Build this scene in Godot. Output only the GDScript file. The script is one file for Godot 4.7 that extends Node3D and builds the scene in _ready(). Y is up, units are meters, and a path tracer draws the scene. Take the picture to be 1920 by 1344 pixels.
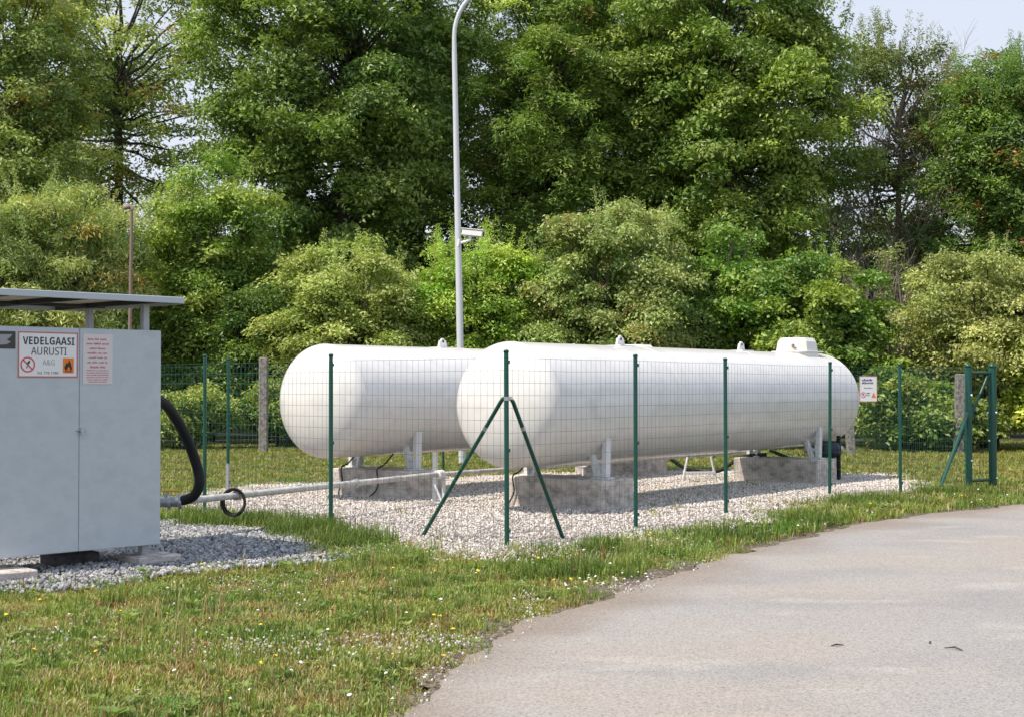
extends Node3D
# A fenced yard with two gas tanks beside an asphalt road, in front of a belt of trees.
# P(x, y, z): metres to the right of the camera, above the ground, in front of the camera.

var M := {}
var rng := RandomNumberGenerator.new()
var names := {}
var SPRAY := {}
const A := Vector3(0.609, 0, -0.793)      # direction of the tanks
const B := Vector3(0.7071, 0, -0.7071)    # direction of the cabinet's front


func P(x: float, y: float, z: float) -> Vector3:
	return Vector3(x, y, -z)


# ---------------------------------------------------------------- naming and tagging
func numbered(called: String) -> String:
	var n: int = names.get(called, 0)
	names[called] = n + 1
	return called if n == 0 else "%s_%03d" % [called, n]


func tag(o: Node, label: String, category: String, group := "", kind := "") -> void:
	if label: o.set_meta("label", label)
	if category: o.set_meta("category", category)
	if group: o.set_meta("group", group)
	if kind: o.set_meta("kind", kind)


func thing(called: String, label: String, category: String, at := Vector3.ZERO, basis_ := Basis(), group := "") -> Node3D:
	var o := Node3D.new()
	o.name = numbered(called)
	add_child(o)
	o.transform = Transform3D(basis_, at)
	tag(o, label, category, group)
	return o


func frame(x_axis: Vector3) -> Basis:
	return Basis(x_axis, Vector3.UP, x_axis.cross(Vector3.UP))


# ---------------------------------------------------------------- mesh helpers
func mb() -> SurfaceTool:
	var st := SurfaceTool.new()
	st.begin(Mesh.PRIMITIVE_TRIANGLES)
	return st


func put(st: SurfaceTool, called: String, m: Material, parent: Node = self) -> MeshInstance3D:
	var o := MeshInstance3D.new()
	o.mesh = st.commit()
	o.material_override = m
	o.name = numbered(called) if parent == self else called
	parent.add_child(o, true)
	return o


func part(mesh: Mesh, called: String, m: Material, parent: Node) -> MeshInstance3D:
	var o := MeshInstance3D.new()
	o.mesh = mesh
	o.material_override = m
	o.name = numbered(called) if parent == self else called
	parent.add_child(o, true)
	return o


func tri(st: SurfaceTool, a: Vector3, b: Vector3, c: Vector3, out: Vector3) -> void:
	var n := (b - a).cross(c - a)
	if n.length_squared() < 1e-16:
		return
	n = n.normalized()
	if n.dot(out) > 0.0:
		st.set_normal(n)
		st.add_vertex(a); st.set_normal(n); st.add_vertex(c); st.set_normal(n); st.add_vertex(b)
	else:
		st.set_normal(-n)
		st.add_vertex(a); st.set_normal(-n); st.add_vertex(b); st.set_normal(-n); st.add_vertex(c)


func leaf_tri(st: SurfaceTool, a: Vector3, b: Vector3, c: Vector3, side: Vector3, col: Color) -> void:
	var n := (b - a).cross(c - a).normalized()
	var fl := n.dot(side) > 0.0
	n = n if fl else -n
	for v: Vector3 in ([a, c, b] if fl else [a, b, c]):
		st.set_color(col)
		st.set_normal(n)
		st.add_vertex(v)


func quad(st: SurfaceTool, a: Vector3, b: Vector3, c: Vector3, d: Vector3, out: Vector3) -> void:
	tri(st, a, b, c, out)
	tri(st, a, c, d, out)


func box(st: SurfaceTool, c: Vector3, s: Vector3, bev := 0.004, bs := Basis()) -> void:
	# a box with chamfered edges
	var h := s * 0.5
	bev = minf(bev, minf(h.x, minf(h.y, h.z)) * 0.6)
	var k := h - Vector3.ONE * bev
	var ax := [Vector3.RIGHT, Vector3.UP, Vector3.BACK]
	for i in 3:
		var u: Vector3 = ax[(i + 1) % 3]
		var v: Vector3 = ax[(i + 2) % 3]
		for sg: float in [-1.0, 1.0]:
			var n: Vector3 = ax[i] * sg
			var o := n * h[i]
			var uu := u * k[(i + 1) % 3]
			var vv := v * k[(i + 2) % 3]
			quad(st, c + bs * (o - uu - vv), c + bs * (o + uu - vv), c + bs * (o + uu + vv), c + bs * (o - uu + vv), bs * n)
			# chamfers towards +u and -u, shared once per pair of axes
			for sg2: float in [-1.0, 1.0]:
				var n2 := u * sg2
				var a1 := n * h[i] + n2 * k[(i + 1) % 3]
				var a2 := n * k[i] + n2 * h[(i + 1) % 3]
				quad(st, c + bs * (a1 - vv), c + bs * (a1 + vv), c + bs * (a2 + vv), c + bs * (a2 - vv), bs * (n + n2))
	for x: float in [-1.0, 1.0]:
		for y: float in [-1.0, 1.0]:
			for z: float in [-1.0, 1.0]:
				var g := Vector3(x, y, z)
				tri(st, c + bs * (g * Vector3(h.x, k.y, k.z)), c + bs * (g * Vector3(k.x, h.y, k.z)), c + bs * (g * Vector3(k.x, k.y, h.z)), bs * g)


func tube(st: SurfaceTool, pts: Array, radii: Array, sides := 8, caps := true) -> void:
	var rings := []
	var nrm := []
	var last := Vector3.ZERO
	for i in pts.size():
		var d: Vector3 = (pts[mini(i + 1, pts.size() - 1)] - pts[maxi(i - 1, 0)]).normalized()
		var side := last - d * last.dot(d)
		if side.length() < 0.01:
			side = d.cross(Vector3.UP if absf(d.y) < 0.9 else Vector3.RIGHT)
		side = side.normalized()
		last = side
		var up := d.cross(side)
		var r: float = radii[mini(i, radii.size() - 1)]
		var ring := PackedVector3Array()
		var nr := PackedVector3Array()
		for k in sides:
			var t := TAU * k / sides
			var n := side * cos(t) + up * sin(t)
			nr.append(n)
			ring.append(pts[i] + n * r)
		rings.append(ring)
		nrm.append(nr)
	for i in pts.size() - 1:
		for k in sides:
			var k2 := (k + 1) % sides
			var q := [[rings[i][k], nrm[i][k]], [rings[i][k2], nrm[i][k2]], [rings[i + 1][k2], nrm[i + 1][k2]], [rings[i + 1][k], nrm[i + 1][k]]]
			var ord := [0, 1, 2, 0, 2, 3]
			var fn: Vector3 = (q[1][0] - q[0][0]).cross(q[2][0] - q[0][0])
			if fn.dot(q[0][1]) > 0.0:
				ord = [0, 2, 1, 0, 3, 2]
			for j in ord:
				st.set_normal(q[j][1])
				st.add_vertex(q[j][0])
	if caps:
		for e in [0, pts.size() - 1]:
			var d: Vector3 = pts[0] - pts[1] if e == 0 else pts[e] - pts[e - 1]
			for k in sides:
				tri(st, pts[e], rings[e][k], rings[e][(k + 1) % sides], d)


func lathe(st: SurfaceTool, prof: Array, seg := 64, axis := Basis(), at := Vector3.ZERO) -> void:
	# prof: [along, radius, normal_along, normal_radius]; turned about the local x axis
	for i in prof.size() - 1:
		for k in seg:
			var v := []
			for j in [[i, k], [i, k + 1], [i + 1, k + 1], [i + 1, k]]:
				var p: Array = prof[j[0]]
				var t: float = TAU * (int(j[1]) % seg) / seg
				var e := Vector3(0, cos(t), sin(t))
				v.append([at + axis * (Vector3(p[0], 0, 0) + e * p[1]), (axis * (Vector3(p[2], 0, 0) + e * p[3])).normalized()])
			for o in [[0, 1, 2], [0, 2, 3]]:
				var a: Vector3 = v[o[0]][0]
				var n := (v[o[1]][0] - a).cross(v[o[2]][0] - a) as Vector3
				if n.length_squared() < 1e-16:
					continue
				if n.dot(v[o[1]][1]) > 0.0:
					o = [o[0], o[2], o[1]]
				for j in o:
					st.set_normal(v[j][1])
					st.add_vertex(v[j][0])


func prism(st: SurfaceTool, outline: Array, z0: float, z1: float, bs := Basis(), at := Vector3.ZERO) -> void:
	# a flat outline in x and y with thickness along z
	var poly := PackedVector2Array(outline)
	var ids := Geometry2D.triangulate_polygon(poly)
	for i in range(0, ids.size(), 3):
		for z in [z0, z1]:
			var q := []
			for j in 3:
				q.append(at + bs * Vector3(poly[ids[i + j]].x, poly[ids[i + j]].y, z))
			tri(st, q[0], q[1], q[2], bs * Vector3(0, 0, 1 if z == z1 else -1))
	var ccw := not Geometry2D.is_polygon_clockwise(poly)
	for i in poly.size():
		var a := poly[i]
		var b := poly[(i + 1) % poly.size()]
		var n := Vector3(b.y - a.y, a.x - b.x, 0) * (1.0 if ccw else -1.0)
		quad(st, at + bs * Vector3(a.x, a.y, z0), at + bs * Vector3(b.x, b.y, z0), at + bs * Vector3(b.x, b.y, z1), at + bs * Vector3(a.x, a.y, z1), bs * n)


func spline(pts: Array, steps := 6) -> Array:
	var out := []
	for i in pts.size() - 1:
		var a: Vector3 = pts[maxi(i - 1, 0)]
		var b: Vector3 = pts[i]
		var c: Vector3 = pts[i + 1]
		var d: Vector3 = pts[mini(i + 2, pts.size() - 1)]
		for k in steps:
			out.append(b.cubic_interpolate(c, a, d, float(k) / steps))
	out.append(pts[-1])
	return out


func letters(text: String, w: float, h: float, centre: Vector3, m: Material, parent: Node, bold := true, z := 0.0012) -> void:
	var font := SystemFont.new()
	font.font_names = PackedStringArray(["Droid Sans"])
	font.font_weight = 700 if bold else 400
	var t := TextMesh.new()
	t.text = text
	t.font = font
	t.font_size = 48
	t.pixel_size = 0.01
	t.depth = 0.05
	t.curve_step = 2.0
	var ab := t.get_aabb()
	var o := part(t, "lettering", m, parent)
	var s := Vector3(w / ab.size.x, h / ab.size.y, z / 0.05)
	o.scale = s
	o.position = centre - (ab.position + ab.size * 0.5) * s


# ---------------------------------------------------------------- materials
func lin(r: float, g: float, b: float) -> Color:
	return Color(r, g, b).linear_to_srgb()


func mat(called: String, r: float, g: float, b: float, rough := 0.6, metal := 0.0) -> StandardMaterial3D:
	var m := StandardMaterial3D.new()
	m.resource_name = called
	m.albedo_color = lin(r, g, b)
	m.roughness = rough
	m.metallic = metal
	M[called] = m
	return m


func noise_tex(seed_: int, freq: float, colors: Array, offsets: Array, size := 512, octaves := 4, kind := FastNoiseLite.TYPE_SIMPLEX_SMOOTH) -> NoiseTexture2D:
	var n := FastNoiseLite.new()
	n.seed = seed_
	n.noise_type = kind
	n.frequency = freq
	n.fractal_octaves = octaves
	n.fractal_gain = 0.6
	var t := NoiseTexture2D.new()
	t.width = size
	t.height = size
	t.seamless = true
	t.noise = n
	var g := Gradient.new()
	g.offsets = PackedFloat32Array(offsets)
	g.colors = PackedColorArray(colors)
	t.color_ramp = g
	return t


func grey(v: float) -> Color:
	return Color(v, v, v)


func textured(m: StandardMaterial3D, t: Texture2D, scale: float, height: Texture2D = null, cm := 0.0) -> void:
	m.albedo_texture = t
	m.uv1_triplanar = true
	m.uv1_world_triplanar = true
	m.uv1_scale = Vector3.ONE * scale
	if height:
		m.heightmap_enabled = true
		m.heightmap_texture = height
		m.heightmap_scale = cm


func make_materials() -> void:
	var white := mat("tank_paint", 0.78, 0.765, 0.745, 0.2)
	textured(white, noise_tex(3, 0.008, [grey(0.93), grey(1.0), grey(0.97)], [0.2, 0.5, 0.8]), 0.45)
	mat("white_steel", 0.72, 0.73, 0.74, 0.45)
	mat("cover_paint", 0.78, 0.76, 0.70, 0.4)
	mat("fence_green", 0.007, 0.075, 0.055, 0.36)
	mat("wire_green", 0.03, 0.125, 0.095, 0.5)
	mat("steel", 0.52, 0.53, 0.54, 0.4, 0.75)
	mat("galvanised", 0.42, 0.44, 0.47, 0.5, 0.35)
	var cab := mat("cabinet_paint", 0.54, 0.59, 0.64, 0.5)
	textured(cab, noise_tex(5, 0.01, [grey(0.95), grey(1.0), grey(0.97)], [0.25, 0.5, 0.75]), 0.8)
	mat("roof_sheet", 0.74, 0.70, 0.56, 0.6)
	mat("roof_edge", 0.50, 0.55, 0.60, 0.4)
	mat("beam_dark", 0.045, 0.042, 0.04, 0.7)
	mat("rubber", 0.007, 0.007, 0.008, 0.75)
	mat("dark_blue", 0.012, 0.018, 0.045, 0.4)
	mat("yellow", 0.75, 0.45, 0.02, 0.5)
	mat("sign_white", 0.82, 0.82, 0.83, 0.4)
	mat("sign_red", 0.62, 0.06, 0.05, 0.5)
	mat("border_red", 0.52, 0.16, 0.14, 0.6)
	mat("paper", 0.72, 0.66, 0.68, 0.6)
	mat("faded_red", 0.55, 0.12, 0.12, 0.7)
	mat("ink", 0.02, 0.02, 0.022, 0.6)
	mat("ink_blue", 0.035, 0.045, 0.09, 0.6)
	mat("orange", 0.85, 0.22, 0.02, 0.5)
	mat("sign_dark", 0.05, 0.045, 0.042, 0.5)
	mat("sign_grey", 0.34, 0.34, 0.36, 0.5)
	var pipe := mat("pipe_paint", 0.62, 0.60, 0.57, 0.5)
	textured(pipe, noise_tex(9, 0.03, [grey(0.8), grey(1.0)], [0.3, 0.6], 256), 1.5)
	mat("pole_paint", 0.60, 0.62, 0.66, 0.45)
	mat("rust", 0.25, 0.175, 0.145, 0.8)
	var ct := noise_tex(11, 0.012, [grey(0.66), grey(0.9), grey(1.0)], [0.22, 0.5, 0.8], 512, 6)
	var cb := noise_tex(12, 0.06, [grey(0.0), grey(1.0)], [0.2, 0.8], 512, 4)
	textured(mat("concrete", 0.68, 0.61, 0.56, 0.9), ct, 1.1, cb, 0.5)
	textured(mat("old_concrete", 0.36, 0.325, 0.30, 0.95), ct, 1.7, cb, 0.6)
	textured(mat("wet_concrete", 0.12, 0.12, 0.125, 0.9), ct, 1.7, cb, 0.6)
	# asphalt grain: chips of stone a few millimetres wide, light and dark
	var r := RandomNumberGenerator.new()
	r.seed = 77
	var grain := PackedByteArray()
	grain.resize(640 * 640)
	for i in 640 * 640:
		var v := 0.89 + 0.065 * r.randfn()
		if r.randf() < 0.03:
			v -= 0.25
		elif r.randf() < 0.06:
			v += 0.14
		grain[i] = int(clampf(v, 0.3, 1.0) * 255.0)
	var grain_tex := ImageTexture.create_from_image(Image.create_from_data(640, 640, false, Image.FORMAT_L8, grain))
	var asphalt := mat("asphalt", 1, 1, 1, 0.92)
	textured(asphalt, grain_tex, 1.0 / 3.9, grain_tex, 0.12)
	asphalt.vertex_color_use_as_albedo = true
	var soil := mat("soil", 1, 1, 1, 0.97)
	textured(soil, noise_tex(31, 0.05, [grey(0.5), grey(0.85), grey(1.0)], [0.25, 0.5, 0.8], 512, 5), 0.8, noise_tex(32, 0.06, [grey(0), grey(1)], [0.2, 0.8], 512, 4), 2.0)
	soil.vertex_color_use_as_albedo = true
	var gb := mat("gravel_bed", 1, 1, 1, 0.95)
	textured(gb, noise_tex(41, 0.11, [grey(0.45), grey(0.8), grey(1.0)], [0.25, 0.45, 0.75], 512, 3), 0.7, noise_tex(42, 0.11, [grey(0), grey(1)], [0.2, 0.8], 512, 2), 2.5)
	gb.vertex_color_use_as_albedo = true
	var stone := mat("stone", 1, 1, 1, 0.9)
	stone.vertex_color_use_as_albedo = true
	var leaf := mat("leaf", 1, 1, 1, 0.42)
	leaf.vertex_color_use_as_albedo = true
	leaf.backlight_enabled = true
	leaf.backlight = lin(0.62, 0.70, 0.2)
	var grass := mat("grass", 1, 1, 1, 0.5)
	grass.vertex_color_use_as_albedo = true
	grass.backlight_enabled = true
	grass.backlight = lin(0.62, 0.7, 0.25)
	var petal := mat("petal", 1, 1, 1, 0.7)
	petal.vertex_color_use_as_albedo = true
	textured(mat("bark", 0.17, 0.145, 0.12, 0.95), noise_tex(51, 0.05, [grey(0.5), grey(1.0)], [0.25, 0.75], 256), 2.0)
	mat("pale_twig", 0.38, 0.33, 0.285, 0.9)
	mat("twig", 0.25, 0.20, 0.16, 0.9)


# ---------------------------------------------------------------- ground
const ROAD := [Vector2(-3.2, -8), Vector2(-1.25, 0), Vector2(-0.74, 3.6), Vector2(-0.46, 5.59), Vector2(-0.25, 6.58), Vector2(0.05, 7.75), Vector2(0.62, 8.72), Vector2(1.14, 9.82), Vector2(2.05, 11.43), Vector2(3.1, 13.0), Vector2(4.21, 14.24), Vector2(5.49, 15.3), Vector2(8.2, 17.0), Vector2(13, 19.2), Vector2(30, 23)]
const YARD := [Vector2(-0.1, 10.6), Vector2(1.35, 12.2), Vector2(2.5, 13.75), Vector2(3.85, 16.1), Vector2(4.9, 16.9), Vector2(5.5, 18.4), Vector2(5.4, 20.2), Vector2(3.6, 21.6), Vector2(0.6, 20.8), Vector2(-1.6, 19.3), Vector2(-3.5, 18.2), Vector2(-3.9, 16.5), Vector2(-3.4, 14.3), Vector2(-1.9, 12.3)]
const BAY := [Vector2(-4.6, 8.4), Vector2(-3.2, 8.95), Vector2(-2.55, 9.38), Vector2(-2.2, 9.85), Vector2(-1.75, 10.05), Vector2(-1.4, 10.55), Vector2(-1.6, 11.2), Vector2(-1.85, 11.8), Vector2(-2.4, 12.6), Vector2(-3.4, 13.3), Vector2(-5.2, 12.4)]
var N1 := FastNoiseLite.new()
var N2 := FastNoiseLite.new()


func road_dist(p: Vector2) -> float:
	# signed distance to the road's edge, positive on the grass
	var best := 1e9
	var sign_ := 1.0
	for i in ROAD.size() - 1:
		var q := Geometry2D.get_closest_point_to_segment(p, ROAD[i], ROAD[i + 1])
		var d := q.distance_to(p)
		if d < best:
			best = d
			var t: Vector2 = ROAD[i + 1] - ROAD[i]
			sign_ = signf(t.cross(p - ROAD[i]))
	return best * sign_


func inside(poly: Array, p: Vector2) -> bool:
	return Geometry2D.is_point_in_polygon(p, PackedVector2Array(poly))


func poly_dist(poly: Array, p: Vector2) -> float:
	# positive inside
	var best := 1e9
	for i in poly.size():
		best = minf(best, Geometry2D.get_closest_point_to_segment(p, poly[i], poly[(i + 1) % poly.size()]).distance_to(p))
	return best if inside(poly, p) else -best


func sheet(called: String, m: Material, x0: float, x1: float, z0: float, z1: float, step: float, height: Callable, tint: Callable, keep: Callable) -> MeshInstance3D:
	# a grid in x and z, cut along the line where keep() passes zero (positive inside)
	var st := mb()
	var nx := int(ceil((x1 - x0) / step))
	var nz := int(ceil((z1 - z0) / step))
	var ks := PackedFloat32Array()
	ks.resize((nx + 1) * (nz + 1))
	for j in nz + 1:
		for i in nx + 1:
			ks[j * (nx + 1) + i] = keep.call(x0 + i * step, z0 + j * step)
	var used := {}
	var count := 0
	for j in nz:
		for i in nx:
			var c := [[i, j], [i, j + 1], [i + 1, j + 1], [i + 1, j]]   # clockwise from above
			var kv := []
			for q in c:
				kv.append(ks[q[1] * (nx + 1) + q[0]])
			if kv[0] <= 0.0 and kv[1] <= 0.0 and kv[2] <= 0.0 and kv[3] <= 0.0:
				continue
			var ring := []
			for a in 4:
				var b := (a + 1) % 4
				if kv[a] > 0.0:
					ring.append([c[a][0] + 0.0, c[a][1] + 0.0])
				if (kv[a] > 0.0) != (kv[b] > 0.0):
					var t: float = kv[a] / (kv[a] - kv[b])
					ring.append([lerpf(c[a][0], c[b][0], t), lerpf(c[a][1], c[b][1], t)])
			var ids := []
			for q in ring:
				var key := Vector2(snappedf(q[0], 0.001), snappedf(q[1], 0.001))
				if not used.has(key):
					var x: float = x0 + q[0] * step
					var z: float = z0 + q[1] * step
					var gx: float = height.call(x + 0.02, z) - height.call(x - 0.02, z)
					var gz: float = height.call(x, z + 0.02) - height.call(x, z - 0.02)
					st.set_normal(Vector3(-gx / 0.04, 1, gz / 0.04).normalized())
					st.set_color(tint.call(x, z))
					st.add_vertex(P(x, height.call(x, z), z))
					used[key] = count
					count += 1
				ids.append(used[key])
			for k in range(1, ids.size() - 1):
				st.add_index(ids[0])
				st.add_index(ids[k])
				st.add_index(ids[k + 1])
	return put(st, called, m)


func bump(x: float, z: float) -> float:
	return 0.02 * N1.get_noise_2d(x * 60.0, z * 60.0)


func build_ground() -> void:
	N1.seed = 5
	N1.frequency = 0.01
	N1.fractal_octaves = 3
	N2.seed = 9
	N2.frequency = 0.01
	N2.fractal_octaves = 4
	# one wide sheet of earth to the horizon
	var st := mb()
	for q in [[-400.0, 400.0, -400.0, 400.0]]:
		for v in [P(q[0], -0.03, q[2]), P(q[0], -0.03, q[3]), P(q[1], -0.03, q[3]), P(q[0], -0.03, q[2]), P(q[1], -0.03, q[3]), P(q[1], -0.03, q[2])]:
			st.set_normal(Vector3.UP)
			st.set_color(Color(0.10, 0.105, 0.045))
			st.add_vertex(v)
	tag(put(st, "ground", M.soil), "grassy earth under the whole yard and the trees", "ground", "", "structure")
	# the lawn's earth near the camera, gently uneven
	var lawn_tint := func(x: float, z: float) -> Color:
		var n := N2.get_noise_2d(x * 90.0, z * 90.0)
		var c := Color(0.115, 0.105, 0.05).lerp(Color(0.15, 0.11, 0.075), clampf(0.5 + n * 1.2, 0.0, 1.0))
		return c
	tag(sheet("lawn", M.soil, -10.0, 12.0, 3.0, 32.0, 0.2, func(x: float, z: float) -> float: return bump(x, z) - 0.012, lawn_tint, func(_x: float, _z: float) -> float: return 1.0), "uneven lawn earth with dry brown and green patches around the yard", "lawn", "", "structure")
	# worn asphalt
	var road_tint := func(x: float, z: float) -> Color:
		var n := N1.get_noise_2d(x * 28.0 + 40.0, z * 28.0)
		var n2 := N2.get_noise_2d(x * 45.0, z * 70.0)
		var c := Color(0.395, 0.378, 0.362).lerp(Color(0.43, 0.385, 0.345), clampf(0.2 + n * 1.6, 0.0, 1.0))
		c = c.lerp(Color(0.34, 0.328, 0.322), clampf(n2 * 1.5, 0.0, 0.75))
		c = c.lerp(Color(0.56, 0.53, 0.49), clampf((N2.get_noise_2d(x * 60.0 + 300.0, z * 150.0) - 0.34) * 2.5, 0.0, 0.32))
		var d := -road_dist(Vector2(x, z))
		return c.lerp(Color(0.30, 0.235, 0.18), clampf((0.5 - d) * 1.6 + n2 * 0.6, 0.0, 0.75))
	var ragged := func(x: float, z: float) -> float:
		return road_dist(Vector2(x, z)) + 0.10 * N2.get_noise_2d(x * 260.0, z * 260.0) + 0.08 * N1.get_noise_2d(x * 90.0, z * 90.0)
	tag(sheet("road", M.asphalt, -2.0, 12.0, 2.0, 20.0, 0.06, func(_x: float, _z: float) -> float: return 0.018, road_tint, func(x: float, z: float) -> float: return -0.02 - ragged.call(x, z)), "worn pale grey asphalt road with tan dusty patches curving past the fence", "road", "", "structure")
	# bare earth along the asphalt's edge
	tag(sheet("road_edge_soil", M.soil, -1.5, 9.0, 3.0, 18.0, 0.06, func(x: float, z: float) -> float: return 0.011 + 0.012 * N2.get_noise_2d(x * 300.0, z * 300.0),
		func(x: float, z: float) -> Color: return Color(0.22, 0.17, 0.125).lerp(Color(0.34, 0.275, 0.215), clampf(0.5 + N2.get_noise_2d(x * 200.0, z * 200.0), 0, 1)),
		func(x: float, z: float) -> float:
			var d: float = ragged.call(x, z)
			var bare := 0.13 + 0.2 * N1.get_noise_2d(x * 75.0 + 9.0, z * 75.0) + 0.28 * exp(-Vector2(x - 0.95, z - 9.6).length_squared() / 0.5)
			return minf(d + 0.12, bare - d)), "strip of bare brown soil along the ragged edge of the asphalt", "soil", "", "structure")
	# gravel beds
	var yard_tint := func(x: float, z: float) -> Color:
		return Color(0.66, 0.585, 0.53).lerp(Color(0.54, 0.45, 0.39), clampf(0.5 + N2.get_noise_2d(x * 120.0, z * 120.0) * 1.5, 0, 1))
	tag(sheet("yard_gravel_bed", M.gravel_bed, -4.2, 5.8, 10.4, 22.0, 0.1, func(x: float, z: float) -> float: return 0.012 + bump(x, z) * 0.5 + 0.02 * clampf(poly_dist(YARD, Vector2(x, z)), 0, 1), yard_tint,
		func(x: float, z: float) -> float: return poly_dist(YARD, Vector2(x, z)) + 0.35 * N2.get_noise_2d(x * 110.0, z * 110.0)), "pale pinkish gravel bed under the tanks inside the fence", "gravel", "", "structure")
	tag(sheet("cabinet_gravel_bed", M.gravel_bed, -5.4, -1.0, 8.2, 13.5, 0.08, func(x: float, z: float) -> float: return 0.013 + bump(x, z) * 0.5,
		func(x: float, z: float) -> Color: return Color(0.30, 0.29, 0.285),
		func(x: float, z: float) -> float: return poly_dist(BAY, Vector2(x, z)) + 0.2 * N2.get_noise_2d(x * 150.0, z * 150.0)), "bed of grey white crushed stone under the cabinet", "gravel", "", "structure")


func rock(seed_: int) -> ArrayMesh:
	var r := RandomNumberGenerator.new()
	r.seed = seed_
	var t := (1.0 + sqrt(5.0)) / 2.0
	var v := []
	for p in [Vector3(-1, t, 0), Vector3(1, t, 0), Vector3(-1, -t, 0), Vector3(1, -t, 0), Vector3(0, -1, t), Vector3(0, 1, t), Vector3(0, -1, -t), Vector3(0, 1, -t), Vector3(t, 0, -1), Vector3(t, 0, 1), Vector3(-t, 0, -1), Vector3(-t, 0, 1)]:
		v.append(p.normalized() * r.randf_range(0.35, 0.6) * Vector3(1.0, 0.75, 1.0))
	var st := mb()
	for f in [[0, 11, 5], [0, 5, 1], [0, 1, 7], [0, 7, 10], [0, 10, 11], [1, 5, 9], [5, 11, 4], [11, 10, 2], [10, 7, 6], [7, 1, 8], [3, 9, 4], [3, 4, 2], [3, 2, 6], [3, 6, 8], [3, 8, 9], [4, 9, 5], [2, 4, 11], [6, 2, 10], [8, 6, 7], [9, 8, 1]]:
		var a: Vector3 = v[f[0]]
		tri(st, a, v[f[1]], v[f[2]], a + v[f[1]] + v[f[2]])
	return st.commit()


func multi(called: String, mesh: Mesh, m: Material, xf: Array, col: Array, parent: Node = self) -> MultiMeshInstance3D:
	var mm := MultiMesh.new()
	mm.transform_format = MultiMesh.TRANSFORM_3D
	mm.use_colors = true
	mm.mesh = mesh
	mm.instance_count = xf.size()
	for i in xf.size():
		mm.set_instance_transform(i, xf[i])
		mm.set_instance_color(i, col[i])
	var o := MultiMeshInstance3D.new()
	o.multimesh = mm
	o.material_override = m
	o.name = numbered(called) if parent == self else called
	parent.add_child(o, true)
	return o


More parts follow.
